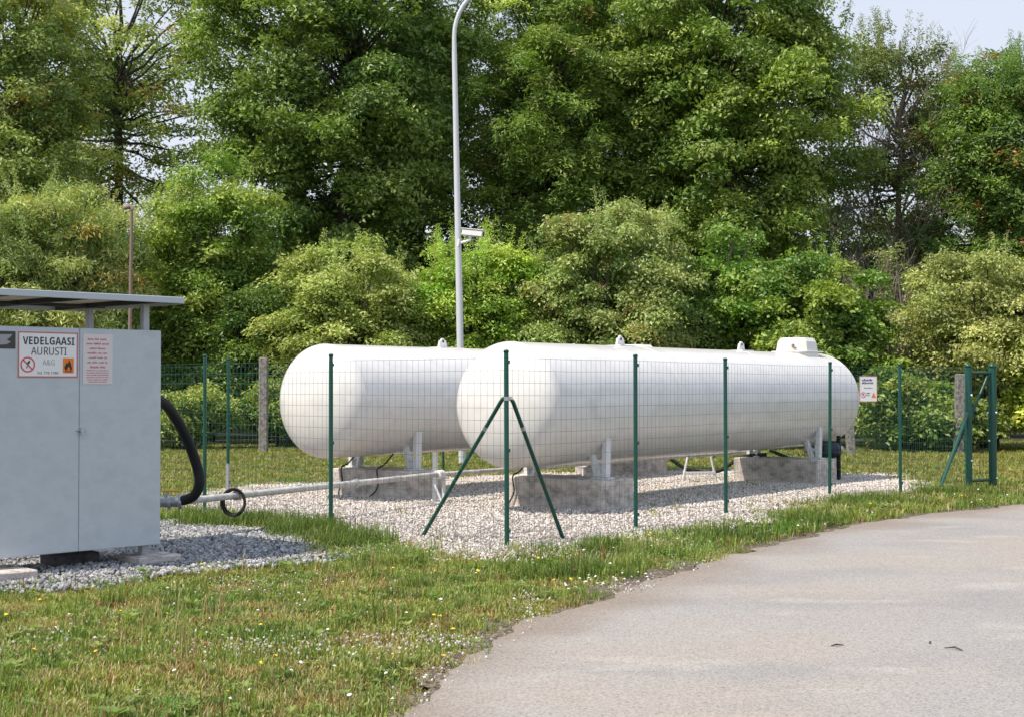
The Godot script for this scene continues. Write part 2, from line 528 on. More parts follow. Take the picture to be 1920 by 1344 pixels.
func scatter_stones() -> void:
	var xf := []
	var col := []
	var tones := [Color(0.76, 0.71, 0.665), Color(0.70, 0.635, 0.58), Color(0.63, 0.55, 0.495), Color(0.79, 0.765, 0.74), Color(0.51, 0.46, 0.425)]
	for i in 120000:
		var z := sqrt(rng.randf_range(10.3 * 10.3, 21.8 * 21.8))
		var x := rng.randf_range(-4.2, 5.7)
		var p := Vector2(x, z)
		var d := poly_dist(YARD, p) + 0.45 * N2.get_noise_2d(x * 110.0, z * 110.0)
		if d < rng.randf_range(-0.55, 0.05):
			continue
		var s := rng.randf_range(0.011, 0.025)
		xf.append(Transform3D(Basis.from_euler(Vector3(rng.randf() * 6.3, rng.randf() * 6.3, rng.randf() * 6.3)) * Basis.from_scale(Vector3(s, s * rng.randf_range(0.6, 1.0), s * rng.randf_range(0.8, 1.3))), P(x, 0.014 + s * 0.2 + bump(x, z) * 0.5 + 0.02 * clampf(poly_dist(YARD, p), 0, 1), z)))
		col.append(tones[rng.randi() % 5] * rng.randf_range(0.85, 1.12))
	tag(multi("yard_gravel", rock(1), M.stone, xf, col), "pale pinkish gravel stones strewn under the tanks", "gravel", "", "stuff")
	xf = []
	col = []
	var greys := [Color(0.40, 0.40, 0.395), Color(0.32, 0.325, 0.335), Color(0.25, 0.255, 0.265), Color(0.50, 0.49, 0.475), Color(0.16, 0.165, 0.17)]
	for i in 30000:
		var x := rng.randf_range(-5.3, -0.9)
		var z := rng.randf_range(8.2, 13.4)
		var d := poly_dist(BAY, Vector2(x, z)) + 0.25 * N2.get_noise_2d(x * 150.0, z * 150.0)
		if d < rng.randf_range(-0.22, 0.03):
			continue
		var lp := Vector2((x + 2.55 + z - 10.3) * 0.7071, (z - 10.3 - x - 2.55) * 0.7071)   # along and behind the cabinet's front
		if lp.x > -0.26 and lp.x < 0.14 and absf(lp.y - 0.03) < 0.18 or lp.x < -1.0 and lp.x > -1.42 and absf(lp.y) < 0.23 or absf(lp.x + 0.52) < 0.19 and absf(lp.y - 0.34) < 0.14:
			continue
		var s := rng.randf_range(0.018, 0.04)
		xf.append(Transform3D(Basis.from_euler(Vector3(rng.randf() * 6.3, rng.randf() * 6.3, rng.randf() * 6.3)) * Basis.from_scale(Vector3(s, s * rng.randf_range(0.6, 1.0), s * rng.randf_range(0.8, 1.3))), P(x, 0.03 + bump(x, z) * 0.5, z)))
		col.append(greys[rng.randi() % 5] * rng.randf_range(0.85, 1.12))
	tag(multi("cabinet_gravel", rock(2), M.stone, xf, col), "grey and white crushed stones strewn under and beside the cabinet", "gravel", "", "stuff")
	# pale pebbles lying loose in the lawn and on the verge
	xf = []
	col = []
	for patch in [[-0.95, 7.0, 0.75, 0.22, 420], [-0.35, 7.15, 0.2, 0.1, 70], [-1.7, 9.1, 0.35, 0.3, 110], [-2.35, 7.4, 0.2, 0.3, 60], [0.35, 11.2, 0.9, 0.5, 900], [1.5, 12.1, 0.5, 0.4, 260], [1.0, 8.95, 0.3, 0.2, 40], [2.7, 14.0, 0.5, 0.3, 150], [-1.4, 11.9, 0.5, 0.5, 160], [5.9, 17.2, 0.7, 0.5, 260], [-1.2, 8.2, 1.2, 1.2, 120], [0.1, 8.0, 0.12, 0.7, 110], [0.75, 8.95, 0.25, 0.2, 120], [1.3, 10.0, 0.3, 0.4, 110], [-0.35, 6.4, 0.15, 0.9, 120]]:
		for i in patch[4]:
			var x: float = patch[0] + rng.randfn() * patch[2] * 0.6
			var z: float = patch[1] + rng.randfn() * patch[3] * 0.8
			if road_dist(Vector2(x, z)) < -0.12:
				continue
			var s := rng.randf_range(0.005, 0.017)
			xf.append(Transform3D(Basis.from_euler(Vector3(rng.randf() * 6.3, rng.randf() * 6.3, rng.randf() * 6.3)) * Basis.from_scale(Vector3(s, s * 0.8, s * rng.randf_range(0.8, 1.3))), P(x, rng.randf_range(0.02, 0.045) + bump(x, z), z)))
			col.append([Color(0.56, 0.52, 0.50), Color(0.46, 0.40, 0.37), Color(0.66, 0.64, 0.62)][rng.randi() % 3] * rng.randf_range(0.85, 1.1))
	tag(multi("loose_pebbles", rock(3), M.stone, xf, col), "loose whitish pebbles scattered in patches through the lawn and verge", "pebbles", "", "stuff")


func tuft(seed_: int, blades: int, h: float, w: float, spread: float, lean: float) -> ArrayMesh:
	var r := RandomNumberGenerator.new()
	r.seed = seed_
	var st := mb()
	for i in blades:
		var a := r.randf() * TAU
		var o := Vector3(cos(a), 0, sin(a)) * spread * sqrt(r.randf())
		var b := r.randf() * TAU
		var dir := Vector3(cos(b), 0, sin(b))
		var side := Vector3(-dir.z, 0, dir.x) * w * r.randf_range(0.6, 1.2)
		var hh := h * r.randf_range(0.45, 1.15)
		var l := lean * r.randf_range(0.2, 1.2)
		var mid := o + Vector3(0, hh * 0.6, 0) + dir * hh * l * 0.35
		var tip := o + Vector3(0, hh * (1.0 - 0.25 * l), 0) + dir * hh * l
		var f := r.randf_range(0.5, 1.35)
		var c := Color(f * r.randf_range(0.95, 1.15), f, f * r.randf_range(0.8, 1.0))
		var n := Vector3.UP - dir
		leaf_tri(st, o - side, mid - side * 0.8, mid + side * 0.8, n, c)
		leaf_tri(st, o - side, mid + side * 0.8, o + side, n, c)
		leaf_tri(st, mid - side * 0.8, tip, mid + side * 0.8, n, c)
	return st.commit()


func rosette(seed_: int) -> ArrayMesh:
	# a small weed: broad leaves lying round a crown
	var r := RandomNumberGenerator.new()
	r.seed = seed_
	var st := mb()
	for i in 7:
		var a := i * TAU / 7 + r.randf_range(-0.3, 0.3)
		var d := Vector3(cos(a), r.randf_range(0.15, 0.7), sin(a)) * r.randf_range(0.6, 1.0)
		var s := Vector3(-sin(a), 0, cos(a)) * 0.24
		var f := r.randf_range(0.8, 1.2)
		for q in [[Vector3.ZERO, d * 0.55 + s, d * 0.7], [d * 0.55 + s, d, d * 0.7], [Vector3.ZERO, d * 0.7, d * 0.55 - s], [d * 0.55 - s, d * 0.7, d]]:
			leaf_tri(st, q[0], q[1], q[2], Vector3.UP, Color(f, f, f))
	return st.commit()


func flower_head() -> ArrayMesh:
	var st := mb()
	for k in 6:
		var a := k * TAU / 6
		var b := (k + 1) * TAU / 6
		tri(st, Vector3(0, 0.6, 0), Vector3(cos(a), 0, sin(a)), Vector3(cos(b), 0, sin(b)), Vector3(cos(a + 0.5), 1, sin(a + 0.5)))
		tri(st, Vector3(0, -0.5, 0), Vector3(cos(a), 0, sin(a)), Vector3(cos(b), 0, sin(b)), Vector3(cos(a + 0.5), -1, sin(a + 0.5)))
	return st.commit()


func grass_tint(x: float, z: float) -> Color:
	var n := N2.get_noise_2d(x * 80.0, z * 80.0) * 1.5
	var n2 := N1.get_noise_2d(x * 150.0 + 70.0, z * 150.0) * 1.4
	var c := Color(0.285, 0.335, 0.07)
	c = c.lerp(Color(0.16, 0.27, 0.05), clampf(0.35 + n, 0, 1))
	c = c.lerp(Color(0.44, 0.34, 0.15), clampf(n2 * 1.2 - 0.08 + 0.45 * exp(-Vector2(x + 0.85, z - 6.2).length_squared() / 0.5) + rng.randf_range(-0.3, 0.35), 0, 0.8))
	if rng.randf() < 0.07:
		c = Color(0.36, 0.17, 0.09)
	elif rng.randf() < 0.1:
		c = Color(0.55, 0.46, 0.26)
	return c * rng.randf_range(0.7, 1.6)


func scatter_grass() -> void:
	var sets := [[], [], [], []]
	var cols := [[], [], [], []]
	var clear := func(x: float, z: float) -> bool:
		var p := Vector2(x, z)
		if road_dist(p) < -0.04 + 0.12 * N2.get_noise_2d(x * 200.0, z * 200.0) + 0.1 * rng.randf() + 0.25 * exp(-Vector2(x - 0.95, z - 9.6).length_squared() / 0.4):
			return false
		var dy := poly_dist(YARD, p) + 0.4 * N2.get_noise_2d(x * 110.0, z * 110.0)
		if dy > rng.randf_range(-0.1, 0.3) and rng.randf() > 0.03:
			return false
		var db := poly_dist(BAY, p) + 0.2 * N2.get_noise_2d(x * 150.0, z * 150.0)
		return db < rng.randf_range(-0.05, 0.1) or rng.randf() < 0.005
	# the lawn in front
	for i in 27000:
		var z := rng.randf_range(4.6, 13.5)
		var x := rng.randf_range(-0.42 * z - 0.2, 1.9)
		if not clear.call(x, z):
			continue
		var tall := 1.0 + 0.5 * N1.get_noise_2d(x * 130.0, z * 130.0)
		var s := rng.randf_range(0.6, 1.15) * tall
		sets[0].append(Transform3D(Basis(Vector3.UP, rng.randf() * TAU) * Basis.from_scale(Vector3(1, s, 1)), P(x, bump(x, z) - 0.015, z)))
		cols[0].append(grass_tint(x, z))
	for i in 2600:
		var z := rng.randf_range(5.0, 12.5)
		var x := rng.randf_range(-0.42 * z - 0.2, 2.2)
		if not clear.call(x, z) or N1.get_noise_2d(x * 160.0 + 200.0, z * 160.0) < 0.08:
			continue
		sets[0].append(Transform3D(Basis(Vector3.UP, rng.randf() * TAU) * Basis.from_scale(Vector3(0.9, rng.randf_range(1.5, 2.6), 0.9)), P(x, bump(x, z) - 0.015, z)))
		cols[0].append(Color(0.15, 0.26, 0.05).lerp(Color(0.30, 0.36, 0.08), rng.randf()) * rng.randf_range(0.6, 1.4))
	tag(multi("lawn_grass", tuft(3, 18, 0.058, 0.0034, 0.075, 1.1), M.grass, sets[0], cols[0]), "short mixed lawn grass with dry brown patches in front of the fence", "grass", "", "stuff")
	# taller grass along the fence foot, the verge and the bay's back
	for i in 15000:
		var z := rng.randf_range(9.5, 19.5)
		var x := rng.randf_range(-4.2, 7.5)
		var p := Vector2(x, z)
		var rd := road_dist(p)
		var yd := poly_dist(YARD, p)
		if rd < 0.1 or yd > 0.25 or (yd < -1.0 and rd > 1.2) or not clear.call(x, z):
			continue
		if x < -0.6 and yd < -0.9:
			continue
		if N2.get_noise_2d(x * 130.0 + 50.0, z * 130.0) < 0.06 and rng.randf() < 0.85:
			continue
		var s := rng.randf_range(0.6, 1.2)
		sets[1].append(Transform3D(Basis(Vector3.UP, rng.randf() * TAU) * Basis.from_scale(Vector3(1, s, 1)), P(x, bump(x, z) - 0.015, z)))
		cols[1].append(grass_tint(x, z) * Color(0.85, 1.05, 0.8))
	for q in [[-2.45, 13.15, 0.5, 0.2, 260], [-1.75, 12.35, 0.28, 0.28, 260], [-1.35, 11.6, 0.3, 0.3, 120], [-3.0, 13.6, 0.3, 0.2, 80], [0.75, 11.0, 0.3, 0.2, 50], [1.75, 11.9, 0.3, 0.2, 60], [2.75, 13.5, 0.3, 0.3, 70], [3.9, 15.5, 0.5, 0.3, 140], [5.2, 16.7, 0.4, 0.3, 110], [0.35, 9.6, 0.4, 0.3, 70]]:
		for i in q[4]:
			var x: float = q[0] + rng.randfn() * q[2] * 0.6
			var z: float = q[1] + rng.randfn() * q[3] * 0.7
			if road_dist(Vector2(x, z)) < 0.12:
				continue
			sets[1].append(Transform3D(Basis(Vector3.UP, rng.randf() * TAU) * Basis.from_scale(Vector3(0.9, rng.randf_range(0.8, 1.9), 0.9)), P(x, bump(x, z) - 0.015, z)))
			cols[1].append(Color(0.13, 0.235, 0.045).lerp(Color(0.22, 0.29, 0.06), rng.randf()) * rng.randf_range(0.6, 1.3))
	tag(multi("verge_grass", tuft(4, 15, 0.11, 0.0042, 0.09, 0.9), M.grass, sets[1], cols[1]), "taller green grass along the foot of the fence and the road verge", "grass", "", "stuff")
	# the meadow behind
	for i in 26000:
		var z := sqrt(rng.randf_range(13.5 * 13.5, 32.0 * 32.0))
		var x := rng.randf_range(-0.38 * z - 0.5, 0.38 * z + 0.5)
		if road_dist(Vector2(x, z)) < 0.3 or not clear.call(x, z):
			continue
		var s := rng.randf_range(0.6, 1.2)
		sets[2].append(Transform3D(Basis(Vector3.UP, rng.randf() * TAU) * Basis.from_scale(Vector3(1, s, 1)), P(x, bump(x, z) - 0.02, z)))
		var c := grass_tint(x, z)
		cols[2].append(c.lerp(Color(0.38, 0.38, 0.10), 0.5))
	tag(multi("meadow_grass", tuft(5, 16, 0.10, 0.0075, 0.14, 1.0), M.grass, sets[2], cols[2]), "sunlit yellowish green mown grass between the yard and the bushes", "grass", "", "stuff")
	# dry stalks standing above the lawn
	var kx := []
	var kc := []
	for i in 900:
		var z := rng.randf_range(5.0, 16.5)
		var x := rng.randf_range(-0.4 * z, 5.0)
		if not clear.call(x, z) or (z > 12.0 and road_dist(Vector2(x, z)) > 1.4) or N2.get_noise_2d(x * 90.0 + 20.0, z * 90.0) < 0.0:
			continue
		kx.append(Transform3D(Basis(Vector3.UP, rng.randf() * TAU) * Basis.from_scale(Vector3(1, rng.randf_range(0.6, 1.5), 1)), P(x, bump(x, z), z)))
		kc.append(Color(0.34, 0.17, 0.09).lerp(Color(0.55, 0.44, 0.24), rng.randf()) * rng.randf_range(0.6, 1.2))
	tag(multi("dry_stalks", tuft(9, 5, 0.15, 0.0028, 0.05, 0.35), M.grass, kx, kc), "thin dry brown stalks standing among the lawn grass", "stalks", "", "stuff")
	# weeds with broad leaves
	for i in 8000:
		var z := rng.randf_range(5.0, 17.0)
		var x := rng.randf_range(-0.4 * z, 5.5)
		if not clear.call(x, z) or road_dist(Vector2(x, z)) > 9.0:
			continue
		if N1.get_noise_2d(x * 110.0, z * 110.0) < -0.1:
			continue
		var s := rng.randf_range(0.015, 0.045) * (2.2 if rng.randf() < 0.05 else 1.0)
		sets[3].append(Transform3D(Basis(Vector3.UP, rng.randf() * TAU) * Basis.from_scale(Vector3.ONE * s), P(x, bump(x, z) + rng.randf_range(0.0, 0.05), z)))
		cols[3].append(Color(0.15, 0.26, 0.05).lerp(Color(0.30, 0.34, 0.09), rng.randf()) * rng.randf_range(0.8, 1.3))
	tag(multi("broad_leaf_weeds", rosette(2), M.grass, sets[3], cols[3]), "small broad leaved weeds and clover spread through the lawn", "weeds", "", "stuff")
	# flowers
	var fx := []
	var fc := []
	for i in 480:
		var z := rng.randf_range(5.0, 17.0)
		var x := rng.randf_range(-0.4 * z, 5.5)
		var rd := road_dist(Vector2(x, z))
		if not clear.call(x, z) or (z > 12.0 and rd > 1.3):
			continue
		var white := rng.randf() < 0.55
		var s := rng.randf_range(0.007, 0.012) if white else rng.randf_range(0.008, 0.015)
		fx.append(Transform3D(Basis.from_euler(Vector3(rng.randf_range(-0.5, 0.5), 0, rng.randf_range(-0.5, 0.5))) * Basis.from_scale(Vector3.ONE * s), P(x, bump(x, z) + rng.randf_range(0.05, 0.12), z)))
		fc.append(Color(0.75, 0.73, 0.70) if white else Color(0.82, 0.55, 0.02) if rng.randf() < 0.85 else Color(0.28, 0.02, 0.07))
	for q in [[0.3, 8.62], [0.5, 8.95], [0.62, 9.05], [0.42, 8.8], [0.7, 9.1], [0.35, 8.72], [0.8, 9.2], [0.55, 8.9]]:
		for k in 3:
			var x: float = q[0] + rng.randfn() * 0.05
			var z: float = q[1] + rng.randfn() * 0.06 + 0.15
			fx.append(Transform3D(Basis.from_scale(Vector3.ONE * rng.randf_range(0.006, 0.012)), P(x, rng.randf_range(0.04, 0.08), z)))
			fc.append(Color(0.78, 0.76, 0.74))
	tag(multi("wild_flowers", flower_head(), M.petal, fx, fc), "small yellow and white wild flowers dotted through the grass", "flowers", "", "stuff")


# ---------------------------------------------------------------- tanks
func make_tank(called: String, label: String, at: Vector3, group: String) -> Node3D:
	var R := 0.625
	var L := 6.9
	var t := thing(called, label, "gas tank", at, frame(A), group)
	var y := 1.10 if at.z > -15.0 else 1.12
	var axis := Vector3(0, y, 0)
	var st := mb()
	lathe(st, [[0.0, R, 0, 1], [L * 0.25, R, 0, 1], [L * 0.5, R, 0, 1], [L * 0.75, R, 0, 1], [L, R, 0, 1]], 96, Basis(), axis)
	put(st, "shell", M.tank_paint, t)
	for e: float in [-1.0, 1.0]:
		st = mb()
		var prof := []
		for i in 25:
			var ph := PI / 2 * i / 24.0
			prof.append([(0.0 if e < 0 else L) + e * 0.5 * R * sin(ph), R * cos(ph), e * sin(ph) / 0.5, cos(ph)])
		lathe(st, prof, 96, Basis(), axis)
		put(st, "end_cap", M.tank_paint, t)
	# weld seams where the heads meet the shell, and two between the shell's rings
	for s: float in [0.0, L / 3.0, L * 2.0 / 3.0, L]:
		st = mb()
		lathe(st, [[s - 0.010, R - 0.001, -0.5, 1], [s - 0.004, R + 0.0025, -0.3, 1], [s + 0.004, R + 0.0025, 0.3, 1], [s + 0.010, R - 0.001, 0.5, 1]], 96, Basis(), axis)
		put(st, "weld_seam", M.tank_paint, t)
	for s: float in [2.0, L - 2.13]:
		st = mb()
		var out := []
		for k in 13:
			var a := PI * k / 12.0
			out.append(Vector2(0.028 * cos(a) + (0.025 if k == 0 else -0.025 if k == 12 else 0.0), 0.085 + 0.028 * sin(a)))
		out.append(Vector2(-0.085, -0.012))
		out.append(Vector2(0.085, -0.012))
		prism(st, out, -0.012, 0.012, Basis(), Vector3(s, y + R, 0))
		var lug := put(st, "lifting_lug", M.tank_paint, t)
		st = mb()
		tube(st, [Vector3(s, y + R + 0.075, -0.0135), Vector3(s, y + R + 0.075, 0.0135)], [0.017], 14)
		put(st, "hole", M.ink, lug)
		st = mb()
		prism(st, [Vector2(-0.16, -0.02), Vector2(0.16, -0.02), Vector2(0.15, 0.006), Vector2(-0.15, 0.006)], -0.1, 0.1, Basis(), Vector3(s, y + R, 0))
		put(st, "doubler_plate", M.tank_paint, t)
	# valve cover
	var cx := 6.33
	var top := y + R
	var hh := 0.20 if at.z > -15.0 else 0.13
	st = mb()
	var lo := []
	var hi := []
	for k in 8:
		var a := TAU * (k + 0.5) / 8.0
		var q := Vector3(signf(cos(a)) * (0.25 if absf(cos(a)) > 0.5 else 0.17), 0, signf(sin(a)) * (0.24 if absf(sin(a)) > 0.5 else 0.15))
		lo.append(Vector3(cx, top - 0.06, 0) + q)
		hi.append(Vector3(cx, top + hh, 0) + q * 0.84)
	for k in 8:
		var k2 := (k + 1) % 8
		var mid_a: Vector3 = lo[k].lerp(hi[k], 0.8)
		var mid_b: Vector3 = lo[k2].lerp(hi[k2], 0.8)
		var o: Vector3 = (lo[k] + lo[k2]) * 0.5 - Vector3(cx, top, 0)
		quad(st, lo[k], lo[k2], mid_b, mid_a, o)
		var ra: Vector3 = hi[k].lerp(Vector3(cx, top + hh, 0), 0.14)
		var rb: Vector3 = hi[k2].lerp(Vector3(cx, top + hh, 0), 0.14)
		quad(st, mid_a, mid_b, rb, ra, o + Vector3.UP * 0.2)
		tri(st, ra, rb, Vector3(cx, top + hh + 0.006, 0), Vector3.UP)
	var cover := put(st, "valve_cover", M.cover_paint, t)
	st = mb()
	box(st, Vector3(cx - 0.245, top + 0.09, 0.06), Vector3(0.03, 0.05, 0.03), 0.005)
	box(st, Vector3(cx - 0.25, top + 0.065, 0.09), Vector3(0.02, 0.02, 0.05), 0.005)
	put(st, "latch", M.rust, cover)
	st = mb()
	box(st, Vector3(cx + 0.02, top + 0.015, 0.0), Vector3(0.56, 0.014, 0.5), 0.004)
	put(st, "flange", M.cover_paint, cover)
	# feet: a tall outer plate, a short inner plate and a bar between them, on both sides at both ends
	for s: float in [0.97, L - 0.97]:
		for sd: float in [-1.0, 1.0]:
			var f := Node3D.new()
			f.name = "support_foot"
			t.add_child(f, true)
			for q in [["outer_plate", 0.50, 0.51, 0.045, 0.05], ["inner_plate", 0.40, 0.33, 0.04, 0.04]]:
				st = mb()
				var zz: float = q[1] * sd
				var zt: float = q[2] * sd
				var ytop: float = y - sqrt(R * R - q[2] * q[2]) + 0.012
				var y0 := 0.36
				var w: float = q[3]
				var th: float = q[4]
				var k := []
				for e: float in [-1.0, 1.0]:
					k.append([Vector3(s - w, y0, zz + e * th * 0.5), Vector3(s + w, y0, zz + e * th * 0.5), Vector3(s + w, ytop, zt + e * th * 0.5), Vector3(s - w, ytop, zt + e * th * 0.5)])
				quad(st, k[0][0], k[0][1], k[0][2], k[0][3], Vector3.FORWARD)
				quad(st, k[1][0], k[1][1], k[1][2], k[1][3], Vector3.BACK)
				quad(st, k[0][0], k[0][3], k[1][3], k[1][0], Vector3.LEFT)
				quad(st, k[0][1], k[0][2], k[1][2], k[1][1], Vector3.RIGHT)
				quad(st, k[0][2], k[0][3], k[1][3], k[1][2], Vector3.UP)
				put(st, q[0], M.white_steel, f)
			st = mb()
			box(st, Vector3(s, 0.455, sd * 0.43), Vector3(0.03, 0.04, 0.14), 0.004)
			put(st, "crossbar", M.white_steel, f)
			st = mb()
			box(st, Vector3(s, 0.347, sd * 0.46), Vector3(0.12, 0.016, 0.22), 0.003)
			put(st, "base_plate", M.white_steel, f)
	return t


func build_tanks() -> void:
	var group := "white gas tanks in the yard"
	make_tank("gas_tank", "near white gas tank, whole length in view behind the corner post", P(-0.026, 0, 14.07), group)
	make_tank("gas_tank", "far white gas tank, partly hidden behind the nearer tank", P(-2.06, 0, 15.6), group)
	var labels := ["concrete block under the near end of the front tank", "concrete block under the far end of the front tank", "concrete block under the near end of the rear tank", "concrete block under the far end of the rear tank"]
	var k := 0
	for base: Vector3 in [P(-0.026, 0, 14.07), P(-2.06, 0, 15.6)]:
		for s: float in [0.97, 5.86]:
			var st := mb()
			var f := frame(A)
			box(st, Vector3(0, 0.165, 0), Vector3(0.58, 0.35, 1.2), 0.012)
			var o := put(st, "concrete_block", M.concrete)
			o.transform = Transform3D(f, base + f * Vector3(s, 0, 0.05))
			tag(o, "grey " + labels[k], "concrete block", "concrete blocks under the tanks")
			k += 1


# ---------------------------------------------------------------- fence
func post_mesh(st: SurfaceTool, h: float, r: float) -> void:
	tube(st, [Vector3(0, -0.02, 0), Vector3(0, h, 0)], [r], 12)
	for q: float in [0.14, 0.78, h - 0.08]:
		box(st, Vector3(r * 0.9, q, r * 0.5), Vector3(0.022, 0.03, 0.022), 0.003)


func build_fence() -> void:
	var posts := [[-0.04, 11.32, 1.56], [1.11, 12.77, 1.555], [2.14, 14.24, 1.55], [3.71, 16.62, 1.55], [4.6, 16.85, 1.53]]
	var left := [[-0.04, 11.32, 1.56], [-1.625, 12.77, 1.56], [-3.14, 14.54, 1.59], [-4.75, 16.2, 1.58], [-3.4, 17.03, 1.6], [-1.02, 21.04, 1.56], [1.25, 23.6, 1.56], [3.45, 24.3, 1.56], [5.17, 22.6, 1.55]]
	var fence := thing("mesh_fence", "dark green welded wire fence with round posts around the two tanks", "fence", P(-0.04, 0, 11.32))
	var o0 := fence.position
	for run in [posts, left.slice(1)]:
		for q in run:
			var st := mb()
			post_mesh(st, q[2], 0.0195)
			var po := put(st, "post", M.fence_green, fence)
			po.position = P(q[0], 0, q[1]) - o0
			po.rotation.y = rng.randf() * 0.3
			po.rotation.z = rng.randf_range(-0.008, 0.008)
			st = mb()
			lathe(st, [[0.0, 0.0225, -1, 1], [0.014, 0.0225, 0.2, 1], [0.022, 0.016, 1, 1], [0.025, 0.0, 1, 0]], 12, Basis(Vector3.UP, Vector3.LEFT, Vector3.BACK), Vector3(0, q[2] - 0.005, 0))
			put(st, "cap", M.fence_green, po)
	# galvanised sleeve at the foot of one rear post
	var sl := mb()
	tube(sl, [P(-3.4, 0.0, 17.03) - o0, P(-3.4, 0.36, 17.03) - o0], [0.026], 12)
	put(sl, "sleeve", M.galvanised, fence)
	# the wire between the posts
	var gate_post := [5.66, 17.63, 1.53]
	var bays := []
	for i in posts.size() - 1:
		bays.append([posts[i], posts[i + 1]])
	bays.append([posts[4], gate_post])
	for i in left.size() - 1:
		bays.append([left[i], left[i + 1]])
	bays.append([left[-1], gate_post])
	for b in bays:
		var a := P(b[0][0], 0, b[0][1]) - o0
		var c := P(b[1][0], 0, b[1][1]) - o0
		var st := mb()
		var len := a.distance_to(c)
		var n := int(len / 0.0725)
		var w := 0.00105
		for i in range(1, n):
			var p := a.lerp(c, i * 0.0725 / len)
			tube(st, [p + Vector3(0, 0.03, 0), p + Vector3(0, 1.515, 0)], [w], 4, false)
		for j in 16:
			var yy := 0.015 + j * 0.1
			var sag := Vector3(0, -0.006, 0)
			tube(st, [a + Vector3(0, yy, 0), a.lerp(c, 0.5) + Vector3(0, yy, 0) + sag, c + Vector3(0, yy, 0)], [w * 1.15], 4, false)
		tag(put(st, "wire_mesh", M.wire_green, fence), "", "", "", "stuff")
	# slanting braces at the near corner
	for q in [[-0.78, 12.08], [0.44, 11.86]]:
		var foot := P(q[0], 0.0, q[1]) - o0
		var d := Vector3(foot.x, 0, foot.z).normalized()
		var topp := Vector3(0, 1.19, 0) + d * 0.045
		var st := mb()
		var knee := topp + Vector3(0, -0.03, 0) + d * 0.03
		tube(st, [Vector3(0, 1.19, 0) + d * 0.02, topp, knee, foot + Vector3(0, -0.02, 0)], [0.017], 10)
		var br := put(st, "brace", M.fence_green, fence)
		st = mb()
		var c0: Vector3 = knee.lerp(foot, 0.17)
		tube(st, [c0, knee.lerp(foot, 0.195)], [0.020], 10)
		put(st, "collar", M.steel, br)
	var cl := mb()
	tube(cl, [Vector3(0, 1.175, 0), Vector3(0, 1.205, 0)], [0.025], 14)
	box(cl, Vector3(0.035, 1.19, 0.01), Vector3(0.03, 0.02, 0.02), 0.003)
	put(cl, "clamp", M.steel, fence)


func build_gate() -> void:
	var g := thing("gate", "narrow green wire gate in a tube frame between two thick posts", "gate", P(5.66, 0, 17.63), frame(P(0.39, 0, 0.27).normalized()))
	var W := 0.474
	for q in [[0.0, 0.042], [W, 0.05]]:
		var st := mb()
		tube(st, [Vector3(q[0], -0.03, 0), Vector3(q[0], 1.525, 0)], [q[1]], 14)
		var po := put(st, "post", M.fence_green, g)
		st = mb()
		lathe(st, [[0.0, q[1] + 0.004, -1, 1], [0.02, q[1] + 0.004, 0.2, 1], [0.04, q[1] * 0.7, 1, 1], [0.046, 0.0, 1, 0]], 14, Basis(Vector3.UP, Vector3.LEFT, Vector3.BACK), Vector3(q[0], 1.515, 0))
		put(st, "cap", M.fence_green, po)
	var st2 := mb()
	for yy: float in [0.11, 1.45]:
		st2 = mb()
		tube(st2, [Vector3(0.04, yy, 0), Vector3(W - 0.04, yy, 0)], [0.02], 10)
		put(st2, "frame_bar", M.fence_green, g)
	st2 = mb()
	tube(st2, [Vector3(0.05, 0.85, -0.03), Vector3(W - 0.06, 1.40, -0.03)], [0.016], 10)
	put(st2, "diagonal_bar", M.fence_green, g)
	st2 = mb()
	for i in 6:
		tube(st2, [Vector3(0.07 + i * 0.0725, 0.11, 0), Vector3(0.07 + i * 0.0725, 1.45, 0)], [0.0017], 4, false)
	for j in 13:
		tube(st2, [Vector3(0.03, 0.2 + j * 0.1, 0), Vector3(W - 0.03, 0.2 + j * 0.1, 0)], [0.0017], 4, false)
	tag(put(st2, "wire_mesh", M.wire_green, g), "", "", "", "stuff")
	for q in [[0.0, 1.17, 0.046], [W, 0.95, 0.054], [W - 0.13, 0.95, 0.02], [0.0, 0.36, 0.046], [W, 0.13, 0.054], [W - 0.1, 0.6, 0.02]]:
		st2 = mb()
		lathe(st2, [[0.0, 0.014, 0, 1], [0.012, 0.012, 0.5, 1], [0.016, 0.0, 1, 0]], 10, Basis(Vector3.BACK, Vector3.UP, Vector3.LEFT), Vector3(q[0], q[1], q[2]))
		put(st2, "bolt", M.sign_white, g)
	# the two struts that prop the near post
	for q in [[5.05, 16.9, 0.98, "strut"], [5.62, 18.7, 0.86, "strut"]]:
		st2 = mb()
		var to: Vector3 = g.transform.affine_inverse() * P(q[0], -0.02, q[1])
		tube(st2, [Vector3(0, q[2], 0), to], [0.021], 10)
		put(st2, q[3], M.fence_green, g)


